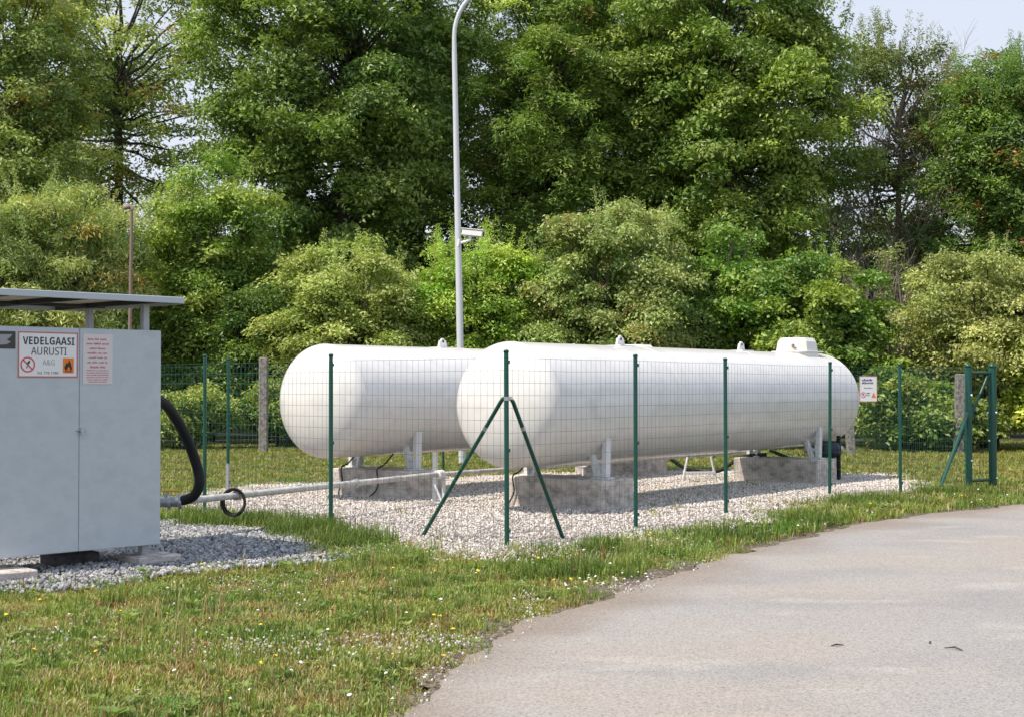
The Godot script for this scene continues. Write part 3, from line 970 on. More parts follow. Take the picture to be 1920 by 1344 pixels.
# ---------------------------------------------------------------- cabinet and its signs
func build_cabinet() -> void:
	var f := frame(B)
	var at := P(-2.55, 0, 10.3)
	var c := thing("gas_cabinet", "grey steel cabinet with two doors under a flat roof on posts", "cabinet", at, f)
	var y0 := 0.150
	var y1 := 1.69
	var W := 1.28
	var D := 0.46
	var st := mb()
	box(st, Vector3(-W / 2, (y0 + y1) / 2 + 0.004, -D / 2 - 0.012), Vector3(W, y1 - y0 - 0.008, D - 0.02), 0.006)
	put(st, "casing", M.cabinet_paint, c)
	for s in [0, 1]:
		st = mb()
		var w := 0.641 - 0.003
		box(st, Vector3(-0.641 * s - w / 2, (y0 + y1) / 2, 0.0), Vector3(w, y1 - y0, 0.022), 0.004)
		var door := put(st, "door", M.cabinet_paint, c)
		if s == 0:
			st = mb()
			box(st, Vector3(-0.628, 0.985, 0.0165), Vector3(0.07, 0.012, 0.01), 0.003)
			tube(st, [Vector3(-0.63, 0.985, 0.012), Vector3(-0.63, 0.985, 0.038)], [0.016, 0.014], 12)
			box(st, Vector3(-0.63, 0.975, 0.036), Vector3(0.014, 0.05, 0.012), 0.003)
			put(st, "handle", M.steel, door)
	for q in [[-0.075, -0.09, 0.0], [-0.075, -0.90, 0.0], [-W + 0.075, -0.09, 0.0], [-W + 0.075, -0.90, 0.0]]:
		st = mb()
		box(st, Vector3(q[0], 0.105, q[1]), Vector3(0.06, 0.11, 0.06), 0.004)
		put(st, "leg", M.galvanised, c)
		st = mb()
		var low := 1.685 if q[1] > -0.5 else 0.16
		box(st, Vector3(q[0], (low + 1.885) / 2, q[1]), Vector3(0.05, 1.885 - low, 0.05), 0.004)
		put(st, "roof_post", M.galvanised, c)
	# the roof: thin sheet, folded edges and dark beams under it
	st = mb()
	var rx0 := -W - 0.13
	var rx1 := 0.135
	var rz0 := -1.42
	var rz1 := 0.10
	box(st, Vector3((rx0 + rx1) / 2, 1.926, (rz0 + rz1) / 2), Vector3(rx1 - rx0 - 0.01, 0.012, rz1 - rz0 - 0.01), 0.002)
	var roof := put(st, "roof", M.roof_sheet, c)
	for e in [[Vector3((rx0 + rx1) / 2, 1.91, rz1), Vector3(rx1 - rx0, 0.046, 0.012)], [Vector3((rx0 + rx1) / 2, 1.908, rz0), Vector3(rx1 - rx0, 0.05, 0.012)], [Vector3(rx1, 1.908, (rz0 + rz1) / 2), Vector3(0.012, 0.05, rz1 - rz0 - 0.014)], [Vector3(rx0, 1.908, (rz0 + rz1) / 2), Vector3(0.012, 0.05, rz1 - rz0 - 0.014)]]:
		st = mb()
		box(st, e[0], e[1], 0.003)
		put(st, "edge_strip", M.roof_edge, roof)
	for e in [[-0.075, 0], [-W / 2, 0], [-W + 0.075, 0]]:
		st = mb()
		box(st, Vector3(e[0], 1.902, (rz0 + rz1) / 2), Vector3(0.045, 0.034, rz1 - rz0 - 0.03), 0.003)
		put(st, "beam", M.beam_dark, roof)
	for e: float in [-0.90]:
		st = mb()
		box(st, Vector3(-W / 2, 1.8985, e), Vector3(W + 0.1, 0.026, 0.04), 0.003)
		put(st, "cross_beam", M.beam_dark, roof)
	# pads
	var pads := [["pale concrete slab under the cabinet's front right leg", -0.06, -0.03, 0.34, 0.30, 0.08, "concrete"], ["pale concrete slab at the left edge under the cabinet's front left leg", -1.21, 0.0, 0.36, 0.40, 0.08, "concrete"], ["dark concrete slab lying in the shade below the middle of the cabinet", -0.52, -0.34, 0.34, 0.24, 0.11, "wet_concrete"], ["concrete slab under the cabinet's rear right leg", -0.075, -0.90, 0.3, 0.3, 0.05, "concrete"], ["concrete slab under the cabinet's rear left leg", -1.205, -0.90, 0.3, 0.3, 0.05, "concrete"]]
	for q in pads:
		st = mb()
		box(st, Vector3(0, q[5] * 0.5 - 0.002, 0), Vector3(q[3], q[5], q[4]), 0.008)
		var o := put(st, "paving_slab", M[q[6]])
		o.transform = Transform3D(f, at + f * Vector3(q[1], 0, q[2]))
		tag(o, q[0], "slab", "slabs under the cabinet")
	build_signs(at, f)


func plate(parent: Node, called: String, w: float, h: float, m: Material, z := 0.002) -> void:
	var st := mb()
	box(st, Vector3(0, 0, z / 2), Vector3(w, h, z), 0.0006)
	put(st, called, m, parent)


func ring(st: SurfaceTool, c: Vector3, r: float, w: float, z: float, kx := 1.0) -> void:
	for k in 28:
		var a := TAU * k / 28
		var b := TAU * (k + 1) / 28
		var va := Vector3(cos(a) * kx, sin(a), 0)
		var vb := Vector3(cos(b) * kx, sin(b), 0)
		var up := Vector3(0, 0, z)
		quad(st, c + va * (r - w) + up, c + va * r + up, c + vb * r + up, c + vb * (r - w) + up, Vector3.BACK)
		quad(st, c + va * r, c + va * r + up, c + vb * r + up, c + vb * r, va)
		quad(st, c + va * (r - w), c + va * (r - w) + up, c + vb * (r - w) + up, c + vb * (r - w), -va)


func word_rows(parent: Node, m: Material, cx: float, rows: Array, seed_: int, z := 0.0026) -> void:
	# print too small to read: short strokes in word-long groups; row = [y, width, stroke height]
	var r := RandomNumberGenerator.new()
	r.seed = seed_
	var st := mb()
	for q in rows:
		var x: float = cx - q[1] * 0.5
		var end: float = cx + q[1] * 0.5
		while x < end:
			var word := r.randi_range(3, 9)
			for k in word:
				var w: float = q[2] * r.randf_range(0.35, 0.6)
				if x + w > end:
					break
				var h: float = q[2] * (1.0 if r.randf() < 0.3 else 0.72)
				box(st, Vector3(x + w / 2, q[0] - q[2] / 2 + h / 2, z), Vector3(w, h, 0.0006), 0.0001)
				x += w + q[2] * 0.2
			x += q[2] * 0.6
	put(st, "small_print", m, parent)


func no_flame_mark(parent: Node, c: Vector3, r: float) -> void:
	var st := mb()
	ring(st, c, r, r * 0.17, 0.0012)
	box(st, c + Vector3(0, 0, 0.0006), Vector3(r * 1.75, r * 0.17, 0.0014), 0.0002, Basis(Vector3.BACK, -PI / 4))
	put(st, "prohibition_mark", M.sign_red, parent)
	st = mb()
	box(st, c + Vector3(r * 0.02, -r * 0.05, 0.0002), Vector3(r * 0.9, r * 0.12, 0.0008), 0.0001, Basis(Vector3.BACK, 1.1))
	prism(st, [Vector2(-0.12 * r, 0.25 * r), Vector2(0.1 * r, 0.1 * r), Vector2(0.32 * r, 0.28 * r), Vector2(0.3 * r, 0.62 * r), Vector2(0.12 * r, 0.45 * r)], 0.0, 0.0008, Basis(), c)
	put(st, "match", M.ink, parent)


func build_signs(at: Vector3, f: Basis) -> void:
	var z := 0.0125
	# the main warning sign on the left door
	var s := thing("warning_sign", "white VEDELGAASI AURUSTI sign with a red border on the left cabinet door", "sign", at + f * Vector3(-0.873, 1.503, z), f)
	var W := 0.436
	var H := 0.308
	plate(s, "panel", W, H, M.sign_white)
	var st := mb()
	for q in [[0.0, H / 2 - 0.005, W, 0.009], [0.0, -H / 2 + 0.005, W, 0.009], [W / 2 - 0.005, 0.0, 0.009, H - 0.019], [-W / 2 + 0.005, 0.0, 0.009, H - 0.019]]:
		box(st, Vector3(q[0], q[1], 0.0022), Vector3(q[2], q[3], 0.0014), 0.0002)
	put(st, "border", M.border_red, s)
	letters("VEDELGAASI", 0.375, 0.052, Vector3(0.004, 0.093, 0.0024), M.ink, s, true)
	letters("AURUSTI", 0.257, 0.052, Vector3(0.004, 0.024, 0.0024), M.ink, s, false)
	letters("A&G", 0.088, 0.036, Vector3(0.002, -0.052, 0.0024), M.sign_grey, s, false)
	letters("Tel. 776 1780", 0.155, 0.018, Vector3(-0.004, -0.122, 0.0024), M.ink, s, false)
	no_flame_mark(s, Vector3(-0.148, -0.068, 0.0022), 0.052)
	st = mb()
	box(st, Vector3(0.147, -0.072, 0.0026), Vector3(0.08, 0.102, 0.0012), 0.0002)
	put(st, "flame_square", M.orange, s)
	st = mb()
	prism(st, [Vector2(-0.024, -0.03), Vector2(-0.03, -0.012), Vector2(-0.018, 0.006), Vector2(-0.016, 0.02), Vector2(-0.004, 0.008), Vector2(0.004, 0.036), Vector2(0.018, 0.012), Vector2(0.02, -0.002), Vector2(0.028, -0.018), Vector2(0.022, -0.034), Vector2(0.012, -0.034), Vector2(0.012, -0.018), Vector2(0.002, -0.004), Vector2(-0.008, -0.02), Vector2(-0.008, -0.034)], 0.0, 0.0012, Basis(), Vector3(0.147, -0.070, 0.0032))
	box(st, Vector3(0.147, -0.112, 0.0035), Vector3(0.05, 0.006, 0.0008), 0.0001)
	put(st, "flame_mark", M.ink, s)
	# the small printed notice on the right door
	s = thing("printed_notice", "narrow whitish notice with lines of faded red print on the right cabinet door", "notice", at + f * Vector3(-0.503, 1.478, z), f)
	plate(s, "sheet", 0.226, 0.348, M.paper, 0.002)
	word_rows(s, M.faded_red, 0.0, [[0.138, 0.155, 0.013], [0.106, 0.175, 0.013], [0.074, 0.13, 0.013], [0.042, 0.16, 0.013], [0.010, 0.14, 0.013], [-0.022, 0.16, 0.013], [-0.054, 0.12, 0.015]], 4)
	word_rows(s, M.faded_red, 0.0, [[-0.078, 0.17, 0.007], [-0.094, 0.18, 0.007], [-0.110, 0.17, 0.007], [-0.126, 0.18, 0.007], [-0.142, 0.16, 0.007], [-0.157, 0.14, 0.007]], 8)
	# the dark label at the left edge
	s = thing("dark_label", "dark brown label with grey print at the left edge of the left cabinet door", "label", at + f * Vector3(-1.19, 1.597, z), f)
	plate(s, "panel", 0.165, 0.116, M.sign_dark)
	st = mb()
	prism(st, [Vector2(-0.07, 0.035), Vector2(0.06, 0.038), Vector2(0.045, 0.02), Vector2(0.02, 0.0), Vector2(0.05, -0.012), Vector2(0.02, -0.03), Vector2(-0.07, -0.036)], 0.0, 0.001, Basis(), Vector3(0, 0, 0.0022))
	put(st, "printed_area", M.sign_grey, s)
	# the sign on the fence
	var d := P(0.89, 0, 0.23).normalized()
	var fs := frame(d)
	s = thing("fence_sign", "white notice with dark heading and orange triangle hung on the wire right of the tanks", "sign", P(4.18, 1.252, 16.70) + fs.z * 0.012, fs)
	plate(s, "panel", 0.228, 0.30, M.sign_white, 0.003)
	st = mb()
	for q in [[0.0, 0.147, 0.228, 0.006], [0.0, -0.147, 0.228, 0.006], [0.111, 0.0, 0.006, 0.288], [-0.111, 0.0, 0.006, 0.288]]:
		box(st, Vector3(q[0], q[1], 0.0032), Vector3(q[2], q[3], 0.0014), 0.0002)
	put(st, "border", M.faded_red, s)
	word_rows(s, M.ink_blue, 0.0, [[0.105, 0.165, 0.026], [0.072, 0.165, 0.026], [0.012, 0.11, 0.012], [-0.05, 0.05, 0.016], [-0.075, 0.05, 0.012]], 5, 0.0036)
	no_flame_mark(s, Vector3(-0.068, -0.07, 0.0032), 0.033)
	st = mb()
	prism(st, [Vector2(-0.03, -0.03), Vector2(0.03, -0.03), Vector2(0.0, 0.034)], 0.0, 0.0014, Basis(), Vector3(0.068, -0.072, 0.003))
	put(st, "warning_triangle", M.orange, s)


# ---------------------------------------------------------------- pipework
func cable(called: String, label: String, category: String, pts: Array, r: float, m: Material) -> Node3D:
	var o := thing(called, label, category, pts[0])
	var rel := []
	for p in pts:
		rel.append(p - pts[0])
	var st := mb()
	tube(st, spline(rel, 6), [r], 10)
	put(st, "sheath", m, o)
	return o


func build_pipework() -> void:
	var st := mb()
	# the long pipe
	var start := P(-2.74, 0.34, 11.72)
	var bend := P(-0.78, 0.345, 15.2)
	var o := thing("gas_pipe", "long whitish pipe running low from the cabinet between the tanks", "pipe", start)
	st = mb()
	tube(st, [Vector3.ZERO, bend - start], [0.029], 14)
	put(st, "near_length", M.pipe_paint, o)
	st = mb()
	tube(st, [bend - start, P(3.5, 0.36, 20.25) - start], [0.024], 14)
	put(st, "far_length", M.pipe_paint, o)
	st = mb()
	var dir := (bend - start).normalized()
	tube(st, [bend - start - dir * 0.04, bend - start + dir * 0.06], [0.046], 14)
	put(st, "coupling", M.sign_white, o)
	for q: float in [0.18, 0.62]:
		st = mb()
		var c := (bend - start) * q
		tube(st, [c - dir * 0.02, c + dir * 0.02], [0.042], 14)
		put(st, "clip", M.steel, o)
	# valve and flange at the cabinet
	o = thing("pipe_valve", "silver flanged valve with a yellow lever at the cabinet's right side", "valve", P(-2.80, 0.355, 11.5))
	st = mb()
	tube(st, [Vector3(-0.12, 0, 0), Vector3(0.12, 0, -0.02)], [0.045], 14)
	put(st, "body", M.steel, o)
	for x: float in [-0.07, 0.02, 0.11]:
		st = mb()
		tube(st, [Vector3(x, 0, 0), Vector3(x + 0.022, 0, -0.003)], [0.062], 18)
		put(st, "flange", M.steel, o)
	st = mb()
	tube(st, [Vector3(0.0, 0.03, 0), Vector3(0.0, 0.085, 0)], [0.012], 10)
	put(st, "stem", M.steel, o)
	st = mb()
	box(st, Vector3(0.05, 0.09, 0), Vector3(0.15, 0.014, 0.03), 0.004)
	put(st, "lever", M.yellow, o)
	# the black hose
	var z := 11.35
	var h := []
	for q in [[258.0, 737.0, 10.5], [303, 753, 10.85], [328, 782, 11.1], [352, 826, 11.3], [370, 876, 11.4], [374, 905, 11.4], [366, 926, 11.42], [352, 935, 11.46], [336, 938, 11.5]]:
		h.append(P((q[0] - 960.0) / 2667.0 * q[2], 1.30 - (q[1] - 721.0) / 2667.0 * q[2], q[2]))
	o = cable("black_hose", "thick black hose curving down from the cabinet to the pipe valve", "hose", h, 0.041, M.rubber)
	for e in [[0, 1], [-1, -2]]:
		var a: Vector3 = h[e[0]] - h[0]
		var b: Vector3 = h[e[1]] - h[0]
		st = mb()
		tube(st, [a, a + (b - a).normalized() * 0.035], [0.050], 16)
		put(st, "hose_clamp", M.steel, o)
	# a coil of black cable hung on the pipe
	var c0 := start.lerp(bend, 0.17) + Vector3(0, -0.055, 0)
	o = thing("cable_coil", "small coil of black cable hanging from the pipe beside the green post", "cable", c0)
	for k in 3:
		st = mb()
		var pts := []
		for i in 33:
			var a := TAU * i / 32.0
			pts.append(Vector3(cos(a) * (0.088 + 0.008 * k), sin(a) * (0.105 + 0.006 * k), 0.02 * k - 0.02 + 0.012 * sin(a * 2.0 + k)))
		tube(st, pts, [0.0095], 8, false)
		put(st, "loop", M.rubber, o)
	# stands under the pipe
	for q in [[0.98, "grey steel stand under the pipe beside the rear tank's near block", 0.031], [3.6, "slim white stand under the pipe between the tanks", 0.02]]:
		var p := bend + A * (float(q[0]) - 0.9)
		o = thing("pipe_stand", q[1], "pipe stand", P(p.x, 0, -p.z), frame(A), "stands under the long pipe")
		st = mb()
		box(st, Vector3(0, 0.15, 0), Vector3(q[2], 0.3, q[2]), 0.003)
		put(st, "leg", M.white_steel, o)
		st = mb()
		box(st, Vector3(0, 0.307, 0), Vector3(0.05, 0.016, 0.1), 0.003)
		put(st, "saddle", M.white_steel, o)
	# a steel angle post standing by the pipe's coupling
	o = thing("angle_post", "grey steel angle post standing upright by the pipe coupling", "post", P(-0.83, 0, 15.35))
	st = mb()
	box(st, Vector3(0, 0.27, 0), Vector3(0.055, 0.6, 0.006), 0.001)
	box(st, Vector3(-0.025, 0.27, -0.028), Vector3(0.006, 0.6, 0.05), 0.001)
	put(st, "upright", M.galvanised, o)
	st = mb()
	tube(st, [Vector3(0, 0.22, 0.01), Vector3(0.09, 0.02, 0.13)], [0.017], 8)
	put(st, "prop", M.galvanised, o)
	# the small frame under the pipe farther on
	o = thing("pipe_trestle", "low white trestle of two splayed legs and a bar below the front tank", "trestle", P(2.45, 0, 18.6), frame(Vector3(0.98, 0, -0.2).normalized()))
	for s: float in [-1.0, 1.0]:
		st = mb()
		tube(st, [Vector3(s * 0.24, 0.0, 0.0), Vector3(s * 0.16, 0.36, 0.0)], [0.017], 8)
		put(st, "leg", M.white_steel, o)
	st = mb()
	box(st, Vector3(0, 0.15, 0), Vector3(0.44, 0.035, 0.035), 0.004)
	put(st, "crossbar", M.white_steel, o)
	cable("black_pipe", "black sagging pipe below the front tank beside the white trestle", "pipe", [P(2.05, 0.37, 19.0), P(2.35, 0.17, 19.0), P(2.75, 0.15, 19.0), P(3.05, 0.33, 19.0), P(3.4, 0.37, 19.0)], 0.026, M.rubber)
	cable("black_pipe", "black pipe sloping down behind the front tank's far block", "pipe", [P(3.55, 0.40, 19.6), P(3.85, 0.28, 19.6), P(4.1, 0.21, 19.5), P(4.35, 0.2, 19.4), P(4.37, 0.36, 19.4), P(4.25, 0.42, 19.4)], 0.024, M.rubber)
	# pump at the far end
	o = thing("pump", "round dark blue pump motor beside the front tank's far end", "pump", P(4.2, 0, 19.0), frame(P(1, 0, 0.15).normalized()))
	st = mb()
	lathe(st, [[-0.1, 0.0, -1, 0], [-0.1, 0.09, -1, 0.3], [-0.07, 0.112, -0.3, 1], [0.1, 0.112, 0.2, 1], [0.14, 0.08, 1, 0.6], [0.165, 0.0, 1, 0]], 28, Basis(), Vector3(0.02, 0.44, 0))
	put(st, "motor", M.dark_blue, o)
	st = mb()
	for x: float in [-0.2, -0.14, 0.19]:
		tube(st, [Vector3(x, 0.44, 0), Vector3(x + 0.03, 0.44, 0)], [0.11 if x < 0 else 0.05], 20)
	tube(st, [Vector3(-0.3, 0.44, 0), Vector3(-0.08, 0.44, 0)], [0.05], 14)
	put(st, "flange", M.steel, o)
	st = mb()
	tube(st, [Vector3(0.17, -0.02, 0.0), Vector3(0.17, 0.62, 0.0)], [0.028], 10)
	put(st, "stand", M.rubber, o)
	# earthing cables on the blocks
	var f := frame(A)
	var b1 := P(-0.026, 0, 14.07)
	var b2 := P(-2.06, 0, 15.6)
	for q in [["thin black earthing cable down the left end of the front tank's near block", b1, -0.46, -0.05], ["thin black earthing cable down the left end of the rear tank's near block", b2, -0.38, 0.0], ["thin black earthing cable down the middle of the rear tank's near block", b2, 0.18, -0.1]]:
		var b: Vector3 = q[1]
		var s: float = q[2]
		cable("earthing_cable", q[0], "cable", [b + f * Vector3(0.86, 0.52, s + 0.06), b + f * Vector3(0.74, 0.40, s + 0.03), b + f * Vector3(0.655, 0.345, s), b + f * Vector3(0.652, 0.2, s + 0.02), b + f * Vector3(0.645, 0.1, s - 0.02), b + f * Vector3(0.60, 0.02, s + float(q[3]))], 0.0085, M.rubber).set_meta("group", "earthing cables on the tank blocks")


# ---------------------------------------------------------------- poles and posts
func build_poles() -> void:
	var o := thing("lamp_post", "tall slim grey steel lamp post rising behind the rear tank", "lamp post", P(-0.80, 0, 23.0))
	var st := mb()
	var pts := [Vector3(0, -0.1, 0), Vector3(-0.05, 2.5, 0), Vector3(-0.135, 6.6, 0)]
	var rad := [0.060, 0.055, 0.041]
	var arc := []
	for i in 11:
		var a := PI / 2 * i / 10.0
		arc.append(Vector3(-0.14 + 0.75 * (1.0 - cos(a)), 6.95 + 0.85 * sin(a), 0.0))
	for p in arc:
		pts.append(p)
		rad.append(0.034)
	pts.append(Vector3(1.1, 7.82, 0))
	rad.append(0.036)
	tube(st, pts, rad, 18)
	put(st, "pole", M.pole_paint, o)
	st = mb()
	box(st, Vector3(1.4, 7.84, 0), Vector3(0.62, 0.11, 0.26), 0.04)
	put(st, "lamp_head", M.pole_paint, o)
	# camera
	var c := thing("security_camera", "white box security camera on a bracket halfway up the lamp post", "security camera", P(-0.86, 3.72, 22.9), Basis(Vector3.BACK, -0.12) * Basis(Vector3.UP, -0.2))
	st = mb()
	box(st, Vector3(0.23, 0.04, 0), Vector3(0.34, 0.10, 0.12), 0.012)
	var hs := put(st, "housing", M.sign_white, c)
	st = mb()
	box(st, Vector3(0.235, 0.1, 0), Vector3(0.38, 0.012, 0.145), 0.004)
	put(st, "sun_shield", M.sign_white, hs)
	st = mb()
	tube(st, [Vector3(0.40, 0.04, 0), Vector3(0.412, 0.04, 0)], [0.036], 16)
	put(st, "lens", M.ink, hs)
	st = mb()
	tube(st, [Vector3(0.03, -0.14, 0), Vector3(0.12, -0.11, 0), Vector3(0.2, -0.07, 0), Vector3(0.2, -0.01, 0)], [0.024], 10)
	box(st, Vector3(0.02, -0.14, 0), Vector3(0.03, 0.12, 0.09), 0.006)
	put(st, "bracket", M.sign_white, c)
	# rusty pipe on the left
	o = thing("rusty_pole", "thin rusty brown pole with a bent tip standing behind the cabinet", "pole", P(-5.92, 0, 22.0))
	st = mb()
	tube(st, [Vector3(-0.02, 0, 0), Vector3(0, 2, 0), Vector3(0.02, 4.0, 0)], [0.03, 0.028, 0.024], 10)
	put(st, "shaft", M.rust, o)
	st = mb()
	tube(st, [Vector3(0.035, 4.0, 0), Vector3(0.0, 4.06, 0), Vector3(-0.1, 4.03, 0)], [0.036, 0.038, 0.032], 10)
	put(st, "tip", M.rust, o)
	for q in [["weathered concrete fence post standing in shade left of the rear tank", -4.72, 27.0, 1.82, 0.16, 0.0], ["weathered concrete fence post standing behind the green gate", 8.35, 26.6, 1.50, 0.17, -0.03], ["stump of an old concrete post just past the front tank's far end", 6.2, 26.0, 0.75, 0.15, 0.05]]:
		st = mb()
		box(st, Vector3(0, q[3] * 0.5 - 0.05, 0), Vector3(q[4], q[3] + 0.1, q[4] * 0.9), 0.015)
		var p := put(st, "concrete_post", M.old_concrete)
		p.position = P(q[1], 0, q[2])
		p.rotation.z = q[5]
		tag(p, q[0], "post", "old concrete fence posts")


# ---------------------------------------------------------------- trees
func spray(seed_: int, n: int, len: float, wid: float, spread: float, tilt: float) -> ArrayMesh:
	# one twig's leaves: folded blades whose upper sides lean towards +y
	var r := RandomNumberGenerator.new()
	r.seed = seed_
	var st := mb()
	for i in n:
		var a := r.randf() * TAU
		var rad := spread * sqrt(r.randf())
		var c := Vector3(cos(a) * rad, r.randf_range(-0.35, 0.35) * spread - 0.35 * rad * rad / spread, sin(a) * rad)
		var nrm := (Vector3.UP + Vector3(r.randfn(), r.randfn() * 0.4, r.randfn()) * tilt).normalized()
		var d := Vector3(cos(a + r.randfn() * 0.9), r.randf_range(-0.5, 0.1), sin(a + r.randfn() * 0.9))
		d = (d - nrm * d.dot(nrm)).normalized()
		var s := nrm.cross(d)
		var l := len * r.randf_range(0.7, 1.25)
		var w := wid * r.randf_range(0.75, 1.2)
		var b := c - d * l * 0.5
		var t := c + d * l * 0.5 - nrm * l * 0.12
		var lf := c + s * w * 0.5 + nrm * w * 0.12 - d * l * 0.05
		var rt := c - s * w * 0.5 + nrm * w * 0.12 - d * l * 0.05
		var f := r.randf_range(0.8, 1.2)
		var col := Color(f * r.randf_range(0.92, 1.12), f, f * r.randf_range(0.85, 1.1))
		for q in [[b, lf, t], [b, t, rt]]:
			leaf_tri(st, q[0], q[1], q[2], nrm, col)
	return st.commit()


func limb(st: SurfaceTool, a: Vector3, b: Vector3, r0: float, r1: float, wob: float, n := 4, sides := 5) -> void:
	var pts := []
	var rad := []
	for i in n + 1:
		var t := float(i) / n
		var p := a.lerp(b, t)
		if i > 0 and i < n:
			p += Vector3(rng.randfn(), rng.randfn() * 0.5, rng.randfn()) * wob
		pts.append(p)
		rad.append(lerpf(r0, r1, t))
	tube(st, pts, rad, sides, false)


func twigs(st: SurfaceTool, p: Vector3, d: Vector3, len: float, r: float, depth: int) -> void:
	var e := p + d * len
	var m := p.lerp(e, 0.5) + Vector3(rng.randfn(), rng.randfn(), rng.randfn()) * len * 0.05
	tube(st, [p, m, e], [r, r * 0.8, r * 0.6], 4 if depth > 2 else 3, false)
	if depth == 0:
		return
	for k in (3 if depth > 1 else 4):
		var nd := (d + Vector3(rng.randfn() * 0.45, rng.randf_range(-0.05, 0.4), rng.randfn() * 0.45)).normalized()
		twigs(st, p.lerp(e, rng.randf_range(0.45, 1.0)), nd, len * rng.randf_range(0.55, 0.85), r * 0.6, depth - 1)


func tree(o: Dictionary) -> void:
	# x, z: place; y0, y1: foot and top of the crown; rx, rz: half widths; rc: size of a clump; n: share of sprays;
	# leaf: which spray; c1, c2: the leaf colours it mixes; cull: share of clumps left out
	var t := thing(o.called, o.label, o.get("category", "tree"), P(o.x, 0, o.z), Basis(), o.get("group", ""))
	var y0: float = o.y0
	var y1: float = o.y1
	var ry := (y1 - y0) * 0.5
	var mid := Vector3(0, (y0 + y1) * 0.5, 0)
	var rad := Vector3(o.rx, ry, o.get("rz", o.rx))
	var rc: float = o.rc
	var area := 4.0 * PI * pow((pow(rad.x * rad.y, 1.6) + pow(rad.x * rad.z, 1.6) + pow(rad.y * rad.z, 1.6)) / 3.0, 1.0 / 1.6)
	var count := int(area / (rc * rc * 1.95))
	var clumps := []
	for i in count:
		var yy := 1.0 - 2.0 * (i + 0.5) / count
		var a := i * 2.39996 + rng.randf_range(-0.35, 0.35)
		var rr := sqrt(maxf(0.0, 1.0 - yy * yy))
		# fuller towards the top than an ellipsoid
		rr = pow(rr, o.get("square", 0.75))
		var k := rng.randf_range(0.62, 1.06)
		if rng.randf() < float(o.get("cull", 0.06)):
			continue
		clumps.append([mid + Vector3(cos(a) * rr, yy, sin(a) * rr) * (rad - Vector3.ONE * rc * 0.55) * k, rc * rng.randf_range(0.6, 1.25)])
	for i in int(count * 0.25):
		var v := Vector3(rng.randfn(), rng.randfn(), rng.randfn()).normalized() * rng.randf_range(0.2, 0.7)
		if rng.randf() < float(o.get("cull", 0.06)):
			continue
		clumps.append([mid + v * rad, rc * rng.randf_range(0.7, 1.1)])
	# trunk and limbs
	var st := mb()
	var tr: float = o.get("trunk", 0.16)
	var lean := Vector3(rng.randf_range(-0.3, 0.3), 0, rng.randf_range(-0.3, 0.3))
	var fork := Vector3(0, lerpf(y0, y1, 0.35), 0) + lean
	if o.get("stems", 1) == 1:
		limb(st, Vector3(0, -0.1, 0), fork, tr, tr * 0.65, tr * 0.4, 6, 8)
		limb(st, fork, Vector3(0, lerpf(y0, y1, 0.88), 0) + lean * 1.4, tr * 0.65, 0.03, 0.15, 6, 6)
	else:
		for k in int(o.stems):
			var a := TAU * k / float(o.stems) + rng.randf()
			limb(st, Vector3(cos(a) * 0.15, -0.05, sin(a) * 0.15), Vector3(cos(a) * rad.x * 0.5, lerpf(y0, y1, 0.75), sin(a) * rad.z * 0.5), tr, 0.015, 0.08, 5, 5)
	for q in clumps:
		if rng.randf() < float(o.get("limbs", 0.6)):
			var from := fork + Vector3(0, clampf((q[0].y - fork.y) * 0.5, -0.3 * ry, ry * 0.9), 0)
			if o.get("stems", 1) > 1:
				from = Vector3(q[0].x * 0.25, maxf(q[0].y * 0.4, 0.2), q[0].z * 0.25)
			limb(st, from, q[0], 0.045 if rc > 0.6 else 0.02, 0.012, 0.1 * rc, 4, 4)
			for e in 2:
				limb(st, q[0], q[0] + Vector3(rng.randfn(), rng.randf_range(-0.1, 0.6), rng.randfn()).normalized() * q[1], 0.012, 0.005, 0.04, 2, 3)
	put(st, "trunk", M.twig if o.get("pale", false) else M.bark, t)
	# leaves
	var xf := []
	var col := []
	var c1: Color = o.c1
	var c2: Color = o.c2
	var sc: float = o.get("scale", 1.0)
	var dens: float = o.n
	for q in clumps:
		var r: float = q[1]
		var n := int(dens * r * r * rng.randf_range(0.7, 1.2))
		var mix := clampf(rng.randfn() * 0.28 + 0.4, 0.0, 1.0)
		var lum := rng.randf_range(0.85, 1.15)
		var warm := rng.randf() < float(o.get("warm", 0.0))
		for i in n:
			var v := Vector3(rng.randfn(), rng.randfn() + 0.55, rng.randfn()).normalized()
			if v.y < -0.2 and rng.randf() < 0.8:
				v.y = -v.y
			var depth := pow(rng.randf(), 0.45)
			var p: Vector3 = q[0] + v * r * depth * Vector3(1.05, 0.66, 1.05) * rng.randf_range(0.85, 1.2)
			if p.y < 0.05:
				continue
			var up := (v * 0.7 + Vector3.UP * float(o.get("upright", 0.75)) + Vector3(rng.randfn(), rng.randfn(), rng.randfn()) * 0.3).normalized()
			var side := up.cross(Vector3(rng.randfn(), rng.randfn(), rng.randfn())).normalized()
			var s := sc * rng.randf_range(0.75, 1.25)
			xf.append(Transform3D(Basis(side, up, side.cross(up)).scaled_local(Vector3.ONE * s), p))
			var c := c1.lerp(c2, clampf(mix + rng.randfn() * 0.18, 0, 1)) * (lum * rng.randf_range(0.75, 1.25)) * Color(3.1, 2.95, 2.6)
			if warm and rng.randf() < float(o.get("warm_share", 0.3)):
				c = c.lerp(o.get("cw", Color(0.28, 0.13, 0.03)) * 1.9, rng.randf_range(0.4, 1.0))
			col.append(c)
